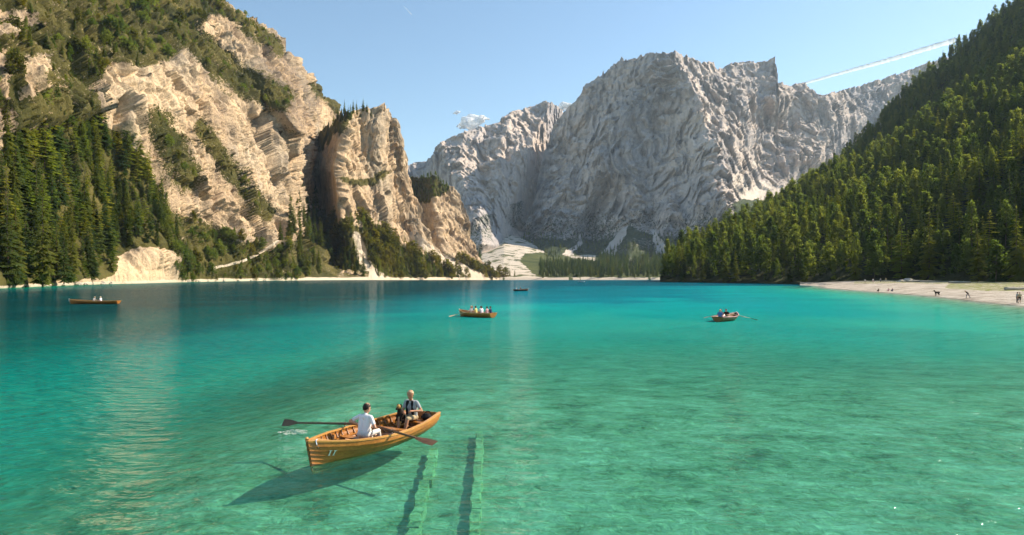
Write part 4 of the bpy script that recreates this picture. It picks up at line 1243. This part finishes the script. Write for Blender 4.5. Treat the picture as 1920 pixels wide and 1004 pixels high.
def person_mesh(pose, mats, fine=False, hands=None, lean=0.08, vest=False, sleeves=0.55, shorts=False, turn=0.0, knees=None):
    """pose: 'sit' (origin on the seat), 'stand', 'walk', 'bend', 'lie'; faces +x"""
    S_ = []
    hipz = 0.10 if pose == 'sit' else (0.90 if pose in ('stand', 'walk') else 0.86)
    ca, sa = math.cos(lean), math.sin(lean)
    def up(x, y, z):                                  # upper body leans about the hips
        return Vector((x * ca + z * sa, y, hipz + z * ca - x * sa))
    S_ += [((0, -.085, hipz), (0, .085, hipz), .105, .105, PA), ((-.03, 0, hipz + .02), (.03, 0, hipz + .02), .11, .10, PA)]
    for sg in (-1, 1):
        S_ += [(up(.0, sg * .07, .06), up(.02, sg * .085, .32), .098, .108, SH), (up(.02, sg * .085, .32), up(.01, sg * .10, .42), .108, .09, SH)]
    S_ += [(up(0, -.165, .445), up(0, .165, .445), .062, .062, SH), (up(.0, 0, .43), up(.0, 0, .50), .085, .055, SH)]
    S_ += [(up(.01, 0, .48), up(.03, 0, .56), .052, .050, SK)]
    ct, st_ = math.cos(turn), math.sin(turn)
    def hd(x, y, z):
        return up(.035 + x * ct - y * st_, x * st_ + y * ct, .572 + z)
    S_ += [(hd(0, 0, .06), hd(-.008, 0, .13), .088, .098, SK), (hd(.035, 0, .02), hd(.03, 0, .06), .055, .065, SK), (hd(.085, 0, .075), hd(.105, 0, .055), .014, .017, SK)]
    for sg in (-1, 1):
        S_.append((hd(-.005, sg * .088, .08), hd(-.012, sg * .096, .10), .015, .017, SK))
        sh_ = up(.0, sg * .185, .44)
        if hands:
            wr = Vector(hands[0 if sg < 0 else 1])
        elif pose == 'sit':
            wr = Vector((.34, sg * .14, .25))
        elif pose == 'walk':
            wr = up(.16 * sg, sg * .25, -.05)
        elif pose == 'bend':
            wr = up(.38, sg * .16, .30)
        else:
            wr = up(.05, sg * .27, -.10)
        dv = wr - sh_; Lr = min(dv.length, .555); wr = sh_ + dv.normalized() * Lr
        mid = (sh_ + wr) / 2; off = math.sqrt(max(.0, .2805 ** 2 - (Lr / 2) ** 2))
        bend = Vector((-.35, sg * .75, -.75)); bend -= dv.normalized() * bend.dot(dv.normalized()); bend.normalize()
        el = mid + bend * off
        sl = sh_.lerp(el, sleeves)
        S_ += [(sh_, sl, .056, .052, SH), (sl, el, .044, .040, SK), (el, wr, .040, .027, SK)]
        S_ += hand_segs(wr, wr + (wr - el), (0, 0, 1), fine)
        hp = Vector((0, sg * .09, hipz - .01))
        if pose == 'sit':
            kn = Vector(knees[0 if sg < 0 else 1]) if knees else Vector((.43, sg * .13, .14))
            an = kn + Vector((.12, -sg * .02, -.36)); toe = an + Vector((.15, sg * .03, -.03))
        elif pose == 'walk':
            kn = Vector((.16 * -sg + .06, sg * .09, .48)); an = Vector((.30 * -sg - .05, sg * .09, .09)); toe = an + Vector((.15, 0, -.045))
        else:
            kn = Vector((.02, sg * .10, .48)); an = Vector((-.02, sg * .11, .08)); toe = an + Vector((.16, sg * .03, -.045))
        lowm = SK if shorts else PA
        S_ += [(hp, kn, .088, .062, PA), (kn, kn.lerp(an, .35), .056, .055, lowm), (kn.lerp(an, .35), an, .054, .036, lowm), (an, toe, .042, .036, HA), (an, an + Vector((-.04, 0, -.03)), .04, .036, HA)]
        if vest:
            S_ += [(up(.075, sg * .085, .46), up(.10, sg * .10, .14), .045, .050, VE), (up(-.06, sg * .08, .44), up(-.06, sg * .08, .12), .05, .05, VE)]
    me = capsules(S_, .0085 if fine else .02, mats, 2 if fine else 3)
    return me, hd(-.004, 0, .10), (hd(1, 0, 0) - hd(0, 0, 0)).normalized()

def person(name, data, M4, label, hair_mat, eyes=False, hat=None, group=None, hair_len=1.0):
    me, hc, hx = data
    o = link(bpy.data.objects.new(name, me)); o.matrix_world = M4
    tag(o, label, 'person', group)
    # hair: a cap over crown and back of the head, open at the face
    V, F = [], []; n, k = 16, 7
    hy = Vector((0, 0, 1)).cross(hx).normalized(); hz = hx.cross(hy)
    for i in range(k + 1):
        for j in range(n):
            a = 6.2832 * j / n
            back = 0.5 - 0.5 * math.cos(a)                     # 0 at the face, 1 at the nape
            q = (0.04 + i / k * (0.80 + 1.6 * back * hair_len))
            rr = 0.112 * (1.0 + 0.03 * math.sin(5 * a + i))
            V.append(hc + (hx * math.cos(a) * math.sin(q) * 1.0 + hy * math.sin(a) * math.sin(q) * .92 + hz * math.cos(q)) * rr + hz * .012 - hx * .006)
    for i in range(k):
        for j in range(n):
            F.append((i * n + j, i * n + (j + 1) % n, (i + 1) * n + (j + 1) % n, (i + 1) * n + j))
    F.append(tuple(range(n))[::-1])
    h_ = add('hair', (V, F), hair_mat, o)
    if hat:
        h_.name = 'cap'
    if eyes:
        for sg in (-1, 1):
            bm = bmesh.new(); bmesh.ops.create_icosphere(bm, subdivisions=1, radius=.013)
            V = [v_.co + hc + hx * .088 + hy * sg * .034 - hz * .015 for v_ in bm.verts]; F = [tuple(v_.index for v_ in f.verts) for f in bm.faces]; bm.free()
            add('eye', (V, F), M['eye'], o)
        bm = bmesh.new(); bmesh.ops.create_icosphere(bm, subdivisions=1, radius=.02)
        V = [Vector((0, 0, 0)) + hc + hx * (.086 + v_.co.x * .3) + hy * v_.co.y * 1.2 + hz * (-.085 + v_.co.z * .25) for v_ in bm.verts]; F = [tuple(v_.index for v_ in f.verts) for f in bm.faces]; bm.free()
        add('mouth', (V, F), M['red'], o)
    return o

def frame(pos, fdir):
    a = math.atan2(fdir[1], fdir[0])
    return Matrix.Translation(Vector(pos)) @ Matrix.Rotation(a, 4, 'Z')

STERN = -BOW
seat = to_world(hull_pt(.60, .5, 1)); seat = Vector((*to_world((hull_pt(.60, .6, 1).x, 0, 0)).xy, 0.235))
RM = frame(seat, STERN)
inv = RM.inverted()
hl, hr = inv @ Vector(H[1]), inv @ Vector(H[-1])
if hl.y > hr.y:
    hl, hr = hr, hl
person('person', person_mesh('sit', [M['skin'], M['shirt_white'], M['trouser_cream'], M['black_cloth'], M['shirt_white']], True, hands=(hl + Vector((-.07, -.02, 0)), hr + Vector((-.07, .02, 0))), lean=0.16, sleeves=0.62, turn=-0.25,
       knees=((.42, -.15, .12), (.42, .15, .12))), RM, 'rower in a white shirt seen from behind, seated in the numbered boat', M['hair_dark'], True)
s2 = to_world((hull_pt(.10, .6, 1).x, -0.10, 0)); s2.z = 0.235
RM2 = frame(s2, BOW)
person('person', person_mesh('sit', [M['skin_tan'], M['shirt_grey'], M['khaki'], M['black_cloth'], M['black_cloth']], True, hands=((.34, -.05, .30), (.30, .22, .34)), lean=0.10, vest=True, shorts=True, turn=0.1),
       RM2, 'fair-haired person in grey shirt and dark vest seated in the stern', M['hair_fair'], True, hair_len=0.6)
# dog on the stern floor beside the knees
def dog_mesh(sit, mats):
    T, K = 0, 1
    if sit:
        S_ = [((-.12, 0, .16), (.02, 0, .40), .13, .105, K), ((.02, 0, .40), (.06, 0, .56), .085, .07, K), ((.07, 0, .62), (.10, 0, .63), .080, .075, T), ((.13, 0, .60), (.22, 0, .57), .045, .034, K)]
        for sg in (-1, 1):
            S_ += [((.06, sg * .07, .34), (.09, sg * .075, .16), .05, .035, K), ((.09, sg * .075, .16), (.10, sg * .075, .02), .033, .028, T), ((.10, sg * .075, .02), (.16, sg * .075, .02), .03, .026, T),
                   ((-.12, sg * .10, .14), (.03, sg * .13, .14), .085, .06, K), ((.03, sg * .13, .14), (-.04, sg * .13, .04), .045, .03, T), ((-.04, sg * .13, .03), (.06, sg * .13, .025), .03, .026, T), ((.05, sg * .06, .69), (.06, sg * .095, .61), .028, .018, K)]
        S_ += [((-.24, 0, .06), (-.40, .06, .03), .03, .015, K)]
    else:
        S_ = [((-.28, 0, .50), (.0, 0, .47), .115, .125, K), ((.0, 0, .47), (.22, 0, .49), .13, .135, K), ((.26, 0, .55), (.38, 0, .68), .085, .065, K), ((.41, 0, .73), (.46, 0, .73), .075, .07, K), ((.48, 0, .70), (.60, 0, .68), .045, .034, T)]
        for sg in (-1, 1):
            S_ += [((.22, sg * .08, .42), (.20, sg * .08, .24), .055, .036, K), ((.20, sg * .08, .24), (.21, sg * .08, .04), .034, .028, T), ((.21, sg * .08, .03), (.27, sg * .08, .025), .03, .025, T),
                   ((-.28, sg * .09, .46), (-.20, sg * .09, .28), .085, .05, K), ((-.20, sg * .09, .28), (-.34, sg * .09, .19), .045, .032, K), ((-.34, sg * .09, .19), (-.31, sg * .09, .04), .03, .026, T), ((-.31, sg * .09, .03), (-.25, sg * .09, .025), .03, .025, T), ((.39, sg * .05, .79), (.37, sg * .085, .73), .026, .018, K)]
        S_ += [((-.36, 0, .55), (-.56, 0, .62), .035, .018, K)]
    return capsules(S_, .012 if sit else .02, mats, 2)
dl = to_world((hull_pt(.185, .6, 1).x, -0.24, 0)); dl.z = 0.17
d = link(bpy.data.objects.new('dog', dog_mesh(True, [M['fur_tan'], M['fur_black']]))); d.matrix_world = frame(dl, BOW) @ Matrix.Scale(0.85, 4)
tag(d, 'tan and black dog sitting at the knees of the stern passenger', 'dog')
bl = to_world((hull_pt(.055, .6, 1).x, 0.26, 0)); bl.z = 0.235
V, F = box_vf((0, 0, .09), (.26, .30, .18), .06)
bag = add('bag', (V, F), M['black_cloth']); bag.matrix_world = frame(bl, BOW)
add('bag_strap', tube_vf([(-.08, -.1, .17), (-.09, -.04, .235), (-.09, .04, .235), (-.08, .1, .17)], [.014] * 4), M['black_cloth'], bag)
tag(bag, 'small black bag on the stern bench of the numbered boat', 'bag')

# --- the other boats
def small_boat(px_, Y_, heading, label, mats, stretch=1.0):
    loc = Pw(px_, HOR + CAM_H * F_PX / Y_, Y_); loc[2] = 0
    o = empty('rowing_boat', loc, math.atan2(heading[1], heading[0])); o.scale = (stretch, 1, 1)
    tag(o, label, 'rowing boat', 'rowing boats out on the lake')
    ns, nt = 20, 7; s_ = [i / ns for i in range(ns + 1)]
    rings = []
    for s in s_:
        outer = [hull_pt(s, t_, 1) for t_ in np.linspace(1, 0, nt)] + [hull_pt(s, t_, -1) for t_ in np.linspace(0.15, 1, nt - 1)]
        inner = [p_ + Vector((0, -math.copysign(.025, p_.y) if abs(p_.y) > .03 else 0, .03 if abs(p_.y) < .5 else 0)) for p_ in outer[::-1]]
        rings.append(outer + inner)
    add('hull', ring_sweep(rings), mats[0], o, True)
    for side in (1, -1):
        rr = []
        for s in s_:
            g = hull_pt(s, 1.0, side); y_ = Vector((0, side, 0))
            rr.append([g - y_ * .04 + Vector((0, 0, -.01)), g + y_ * .04 + Vector((0, 0, -.03)), g + y_ * .04 + Vector((0, 0, .03)), g - y_ * .04 + Vector((0, 0, .03))])
        add('gunwale', ring_sweep(rr), mats[1], o, False)
    V, F = [], []
    for s in s_[:-1]:
        x = hull_pt(s, .2, 1).x; hw = sole_half(s)
        V += [Vector((x, -hw, .07)), Vector((x, hw, .07))]
    F = [(2 * i, 2 * i + 1, 2 * i + 3, 2 * i + 2) for i in range(len(s_) - 2)]
    add('floor', (V, F), mats[2], o, False)
    for s in (.10, .35, .58, .80):
        hw = sole_half(s, .28) - .02
        add('thwart', box_vf((hull_pt(s, .6, 1).x, 0, .29), (.22, 2 * hw, .03)), mats[1], o, False)
    hb = hull_pt(1, 1, 1)
    add('stem_post', box_vf((hb.x - .03, 0, hb.z - .1), (.08, .05, .42), .01), mats[3], o, False)
    V = [hull_pt(0, t_, 1) for t_ in np.linspace(0, 1, 6)] + [hull_pt(0, t_, -1) for t_ in np.linspace(1, .2, 5)]
    n_ = len(V); V += [v_ + Vector((.03, 0, 0)) for v_ in V]
    add('transom', (V, [tuple(range(n_)), tuple(range(2 * n_ - 1, n_ - 1, -1))] + [(i, i + n_, (i + 1) % n_ + n_, (i + 1) % n_) for i in range(n_)]), mats[0], o, False)
    return o, Matrix.Translation(o.location) @ Matrix.Rotation(o.rotation_euler[2], 4, 'Z') @ Matrix.Diagonal((stretch, 1, 1, 1))

std = [M['varnish'], M['wood_trim'], M['wood_floor'], M['white_paint']]
SIT = {}
def sitter(key, shirt, trousers, skin='skin', **kw):
    return person_mesh('sit', [M[skin], M[shirt], M[trousers], M['black_cloth'], M[shirt]], False, **kw)
def seat_person(mat4, s, y, facing, shirt, trousers, hair, label, group='people in the boats', **kw):
    p_ = mat4 @ Vector((hull_pt(s, .6, 1).x, y, .305))
    r_ = mat4.to_euler().z
    dirv = (math.cos(r_ + facing), math.sin(r_ + facing))
    return person('person', sitter(None, shirt, trousers, **kw), frame(p_, dirv), label, M[hair], group=group)

b2, m2_ = small_boat(893, 72, (-0.74, 0.67), 'crowded rowing boat with seven people in mid lake', std)
crowd = ((.66, 0, math.pi, 'navy', 'navy', 'hair_dark', 'rower in dark blue in the crowded mid-lake boat', dict(hands=((.42, -.2, .32), (.42, .2, .32)), lean=.25)),
         (.60, .36, math.pi, 'shirt_grey', 'khaki', 'hair_fair', 'person in grey beside the rower of the crowded boat', {}),
         (.44, .3, 0.2, 'yellow', 'khaki', 'hair_dark', 'person in yellow in the middle of the crowded boat', {}),
         (.40, -.28, -0.3, 'shirt_white', 'khaki', 'hair_dark', 'person in white behind the one in yellow', {}),
         (.27, .28, 0.0, 'shirt_white', 'red', 'hair_dark', 'person in white and dark red nearer the stern of the crowded boat', {}),
         (.12, .2, 0.0, 'pink', 'shirt_white', 'hair_dark', 'person in pale pink seated at the stern of the crowded boat', {}),
         (.10, -.22, 0.3, 'navy', 'red', 'hair_dark', 'last person in navy and red at the stern of the crowded boat', {}))
for s, y, fc, a, b, h_, lb, kw in crowd:
    seat_person(m2_, s, y, fc, a, b, h_, lb, **kw)
for side, lb in ((1, 'pale oar on the near side of the crowded boat'), (-1, 'pale oar on the far side of the crowded boat')):
    lk = m2_ @ (hull_pt(.62, 1, side) + Vector((0, 0, .08)))
    out = (m2_.to_3x3() @ Vector((.45, side, 0))).normalized()
    make_oar('oar', lk, lk + out * 2.0 + Vector((0, 0, -.45)), .6, M['oar_pale'], lb, 'oars of the boats on the lake', bw=.1, r0=.035)

b3, m3_ = small_boat(177, 106, (-1, 0.03), 'long low rowing boat near the left shore with two people', [M['varnish'], M['wood_trim'], M['wood_floor'], M['white_paint']], 1.55)
seat_person(m3_, .52, 0, math.pi, 'shirt_grey', 'khaki', 'hair_fair', 'rower with a pale cap in the long boat near the left shore', hands=((.42, -.2, .3), (.42, .2, .3)), lean=.3)
seat_person(m3_, .36, 0, 0, 'shirt_white', 'pink', 'hair_fair', 'passenger in white in the long boat near the left shore')

b4, m4_ = small_boat(1363, 66, (0.62, 0.78), 'rowing boat with three people on the right of the lake', [M['varnish_dark'], M['pink'], M['wood_floor'], M['white_paint']])
seat_person(m4_, .10, -.05, 0, 'blue', 'navy', 'hair_fair', 'person in blue at the stern of the boat on the right')
seat_person(m4_, .26, .2, 0, 'red', 'pink', 'hair_dark', 'person in dark red in the middle of the boat on the right')
seat_person(m4_, .50, 0, math.pi, 'black_cloth', 'khaki', 'hair_dark', 'rower in black in the boat on the right', hands=((.42, -.2, .3), (.42, .2, .3)), lean=.3)
for side, lb in ((1, 'pale oar on the left side of the boat on the right'), (-1, 'pale oar reaching right from the boat on the right')):
    lk = m4_ @ (hull_pt(.58, 1, side) + Vector((0, 0, .08)))
    out = (m4_.to_3x3() @ Vector((.25, side, 0))).normalized()
    make_oar('oar', lk, lk + out * 1.9 + Vector((0, 0, -.42)), .6, M['oar_pale'], lb, 'oars of the boats on the lake', bw=.1, r0=.035)

b5, m5_ = small_boat(977, 196, (0.80, 0.60), 'small dark rowing boat far out near the middle of the lake', [M['wood_floor'], M['varnish_dark'], M['wood_floor'], M['white_paint']])
seat_person(m5_, .12, 0, 0, 'shirt_white', 'navy', 'hair_fair', 'passenger in white in the far dark boat')
seat_person(m5_, .50, 0, math.pi, 'black_cloth', 'navy', 'hair_dark', 'rower in black in the far dark boat', hands=((.42, -.2, .3), (.42, .2, .3)), lean=.3)
b6, m6_ = small_boat(1090, 480, (1.0, 0.2), 'tiny pale boat close to the far shore', [M['white_paint'], M['rope'], M['wood_floor'], M['white_paint']])
seat_person(m6_, .45, 0, math.pi, 'rope', 'navy', 'hair_dark', 'person in the tiny pale boat by the far shore')

# ------------------------------------------------------------------ beach life, shore stones, submerged rails
def beach_z(x, y):
    G = SHEETS['beach']; d = (G[..., 0] - x) ** 2 + (G[..., 1] - y) ** 2
    return float(G[..., 2].reshape(-1)[np.argmin(d)])
def on_beach(px_, Y_):
    x = (px_ - 960) / F_PX * Y_
    return Vector((x, Y_, beach_z(x, Y_)))
def stander(px_, Y_, fdir, pose, shirt, trousers, hair, label, **kw):
    person('person', person_mesh(pose, [M['skin'], M[shirt], M[trousers], M['black_cloth'], M[shirt]], False, **kw), frame(on_beach(px_, Y_), fdir), label, M[hair], group='people on the beach')
stander(1912, 102, (-.6, -.8), 'stand', 'khaki', 'black_cloth', 'hair_dark', 'person standing at the right edge of the beach', shorts=True)
stander(1907, 104, (.9, -.2), 'stand', 'shirt_grey', 'black_cloth', 'hair_dark', 'person behind the one standing at the right edge of the beach')
stander(1815, 126, (-1, 0), 'walk', 'black_cloth', 'navy', 'hair_dark', 'person in dark clothes bending on the right of the beach', lean=.9)
for px_, Y_, a, b, h_, lb in ((1622, 262, 'shirt_white', 'khaki', 'hair_dark', 'leftmost of four people standing at the back of the beach'), (1637, 264, 'shirt_white', 'pink', 'hair_fair', 'second from left of four people at the back of the beach'),
                              (1651, 266, 'shirt_grey', 'navy', 'hair_dark', 'third from left of four people at the back of the beach'), (1661, 268, 'khaki', 'shirt_grey', 'hair_dark', 'rightmost of four people standing at the back of the beach')):
    stander(px_, Y_, (-.5, -1), 'stand', a, b, h_, lb)
for px_, Y_, a, lb in ((1647, 185, 'black_cloth', 'person in black sitting on the gravel at the water'), (1666, 182, 'pink', 'person in pink sitting on the gravel beside the one in black'), (1673, 180, 'navy', 'person in navy sitting rightmost at the water edge')):
    p_ = on_beach(px_, Y_); p_.z += -.0
    person('person', person_mesh('sit', [M['skin'], M[a], M[a], M['skin'], M[a]], False, lean=-.3, knees=((.40, -.13, .34), (.40, .13, .34))), frame(p_, (-.8, -.6)), lb, M['hair_dark'], group='people on the beach')
d = link(bpy.data.objects.new('dog', dog_mesh(False, [M['fur_black'], M['fur_black']]))); d.matrix_world = frame(on_beach(1757, 144), (-1, -.1)) @ Matrix.Scale(1.5, 4)
tag(d, 'black dog standing on the beach near the water', 'dog')

def log(px_, Y_, ang, L, rad, label):
    p_ = on_beach(px_, Y_); r = random.Random(int(px_))
    path = [Vector((math.cos(ang), math.sin(ang), 0)) * L * (f - .5) + Vector((0, 0, rad * .8 + r.uniform(-.03, .05))) + Vector((r.uniform(-.1, .1), r.uniform(-.1, .1), 0)) for f in np.linspace(0, 1, 7)]
    o = empty('driftwood_log', p_); tag(o, label, 'log', 'driftwood on the beach')
    add('trunk', tube_vf(path, [rad * q for q in (1.1, 1, .95, .9, .8, .7, .5)], 9), M['log'], o)
    for k in (2, 4):
        add('branch_stub', tube_vf([path[k], path[k] + Vector((r.uniform(-.4, .4), r.uniform(-.4, .4), .6))], [rad * .4, rad * .12], 6), M['log'], o)
log(1718, 262, .15, 9, .4, 'pale driftwood trunk lying in front of the beach trees')
log(1745, 255, -.2, 7, .3, 'thin driftwood trunk right of the pale one')
log(1800, 228, .1, 8, .35, 'driftwood trunk by the grass strip')
log(1905, 150, .2, 6, .35, 'dark log on the grass at the right edge')

def boulder(p_, r_, seed, label, group):
    bm = bmesh.new(); bmesh.ops.create_icosphere(bm, subdivisions=3, radius=1.0)
    co = np.array([v_.co for v_ in bm.verts]); q = co * (1 + 0.35 * facets(co * 1.3 + seed * 3.1, seed)[:, None] + 0.12 * noise(co * 2.2 + seed, seed)[:, None])
    q = q * np.array([1.25, 1.0, .75]) * r_
    F = [tuple(v_.index for v_ in f.verts) for f in bm.faces]; bm.free()
    o = mesh_obj('boulder', q, F, M['stone'], None, False); o.location = p_
    return tag(o, label, 'boulder', group)
for k, px_ in enumerate((118, 143, 158, 172, 190, 205, 330, 352, 371, 388, 402, 418, 446, 470, 495)):
    Y_ = float(YB_L(px_)) - 1.0
    boulder(Pw(px_, HOR + (CAM_H - .3) * F_PX / Y_, Y_), 0.9 + 1.1 * ((k * 37) % 10) / 10, k + 1, 'pale boulder at the water line of the left shore', 'boulders along the left shore')
boulder(on_beach(1703, 268), 2.2, 41, 'large tan boulder heap at the back of the beach', None)
boulder(on_beach(1690, 266), 1.1, 42, 'smaller tan boulder left of the large one on the beach', None)

def rail(p0, p1, w, h, label):
    p0, p1 = Vector(p0), Vector(p1); n = 26; d = (p1 - p0).normalized(); s_ = d.cross(Vector((0, 0, 1)))
    o = empty('submerged_rail', p0); tag(o, label, 'rail', 'slipway rails under the water')
    for k in range(4):                                 # laid as four butted timbers
        rings = []
        for i in range(26):
            f = (k + (i / 25) * 0.985) / 4
            c_ = (p1 - p0) * f; q = (noise(np.array([[f * 23 + k, 3.3, p0.x]]), 5)[0] + 0.4 * noise(np.array([[f * 47 + k, 3.3, p0.x]]), 6)[0]) * .09
            rings.append([c_ + s_ * (-w + q), c_ + s_ * (w + q), c_ + s_ * (w * .9 + q) + Vector((0, 0, h)), c_ + s_ * (-w * .9 + q) + Vector((0, 0, h + q * .4))])
        add('timber', ring_sweep(rings), M['beam'], o, False)
rail((-1.02, 21.0, -0.78), (-0.50, 7.0, -0.80), .11, .30, 'pale sunken slipway rail on the right, running towards the viewer')
rail((-2.22, 19.0, -0.78), (-1.62, 7.0, -0.80), .13, .28, 'pale sunken slipway rail on the left, running towards the viewer')

# splash where the oars have left the water
def splash(c_, rx, ry, n, seed, label):
    r = random.Random(seed); V, F = [], []
    for _ in range(n):
        a = r.random() * 6.28; q = math.sqrt(r.random())
        p_ = Vector((c_[0] + math.cos(a) * q * rx, c_[1] + math.sin(a) * q * ry, r.uniform(.0, .03))); s_ = r.uniform(.004, .016)
        bm = bmesh.new(); bmesh.ops.create_icosphere(bm, subdivisions=1, radius=s_); i = len(V)
        V += [p_ + Vector((v_.co.x * 1.8, v_.co.y * 1.2, v_.co.z * .6)) for v_ in bm.verts]; F += [tuple(v_.index + i for v_ in f.verts) for f in bm.faces]; bm.free()
    o = add('splash', (V, F), M['white_paint']); tag(o, label, None, None, 'stuff')
splash((-6.15, 18.75), .42, .30, 160, 1, 'white splash drops under the left oar blade')

# ------------------------------------------------------------------ clouds, contrail, air
def cloud_mat(name, thin):
    t = NT(name)
    n = t.noise(t.coord(obj=True), 0.011, 5, 0.7)
    f = t.ramp(n, [(0.34, 0.75), (0.54, thin)])
    d = t.n('MixShader', {0: 0.4, 1: t.n('BsdfDiffuse', {'Color': (0.93, 0.94, 0.96)}).outputs[0], 2: t.n('BsdfTranslucent', {'Color': (0.93, 0.94, 0.96)}).outputs[0]})
    return t.done(t.n('MixShader', {0: f, 1: d.outputs[0], 2: t.n('BsdfTransparent').outputs[0]}))
M['cloud'] = cloud_mat('cloud_white', 0.0)
t = NT('contrail_white')
M['trail'] = t.done(t.n('MixShader', {0: 0.8, 1: t.n('BsdfDiffuse', {'Color': (0.88, 0.95, 1.0)}).outputs[0], 2: t.n('BsdfTranslucent', {'Color': (0.86, 0.94, 1.0)}).outputs[0]}))
def cloud(px_, py_, Y_, w_, h_, n, seed, label):
    r = random.Random(seed); c_ = Pw(px_, py_, Y_); k = Y_ / F_PX; segs = []
    for _ in range(n):
        a = max(-1, min(1, r.gauss(0, .5))); rad = k * h_ * r.uniform(.15, .36) * (1.15 - abs(a))
        q = Vector((a * w_ * k, r.uniform(-.4, .4) * w_ * k, r.uniform(-.2, .45) * h_ * k * (1 - abs(a)) + a * h_ * k * .35))
        segs.append((q, q + Vector((rad * .8, 0, rad * .1)), rad, rad * .7, 0))
    me = capsules(segs, k * h_ * .07, [M['cloud']], 2)
    o = link(bpy.data.objects.new('cloud', me)); o.location = c_
    tag(o, label, 'cloud', 'small clouds low over the ridge')
cloud(884, 231, 9000, 38, 24, 60, 3, 'small white cloud above the left ridge of the valley')
cloud(856, 212, 9000, 10, 7, 22, 4, 'tiny wisp of cloud left above the small white cloud')
cloud(1056, 203, 9500, 20, 16, 34, 5, 'white cloud peeping out in the notch between the two mountains')
def trail(pts, r0, label, seed):
    P_ = [Vector(Pw(a, b, 12000)) for a, b in pts]; n = 170; path, rad = [], []; r = random.Random(seed)
    for i in range(n):
        f = i / (n - 1) * (len(P_) - 1); k = min(int(f), len(P_) - 2)
        path.append(P_[k].lerp(P_[k + 1], f - k) + Vector((0, 0, r.uniform(-4, 4)))); rad.append(r0 * (0.35 + 0.75 * i / n) * r.uniform(.85, 1.12))
    c_ = path[0].copy()
    V, F = [], []; m_ = 9
    for p_, q in zip(path, rad):
        for a in range(m_):
            an = 1.9 * (a / (m_ - 1) - 0.5); V.append(p_ - c_ + Vector((0, -math.cos(an) * q * 0.5, math.sin(an) * q)))
    for k in range(n - 1):
        F += [(k * m_ + a, k * m_ + a + 1, (k + 1) * m_ + a + 1, (k + 1) * m_ + a) for a in range(m_ - 1)]
    o = add('contrail', (V, F), M['trail']); o.location = c_
    tag(o, label, 'contrail')
trail([(1470, 168), (1560, 142), (1660, 115), (1790, 76)], 56, 'white aircraft trail rising to the right behind the mesa', 7)
trail([(757, 12), (765, 20), (772, 28)], 8, 'faint short aircraft trail high in the sky', 8)

t = NT('mountain_air')
M['haze'] = t.done(None, t.n('VolumePrincipled', {'Color': (0.62, 0.80, 1.0), 'Density': 0.000036, 'Anisotropy': 0.3}))
V, F = box_vf((300, 2700, 560), (7000, 6200, 1180))
hz = add('haze', (V, F), M['haze'], None, False); tag(hz, None, None, None, 'stuff')
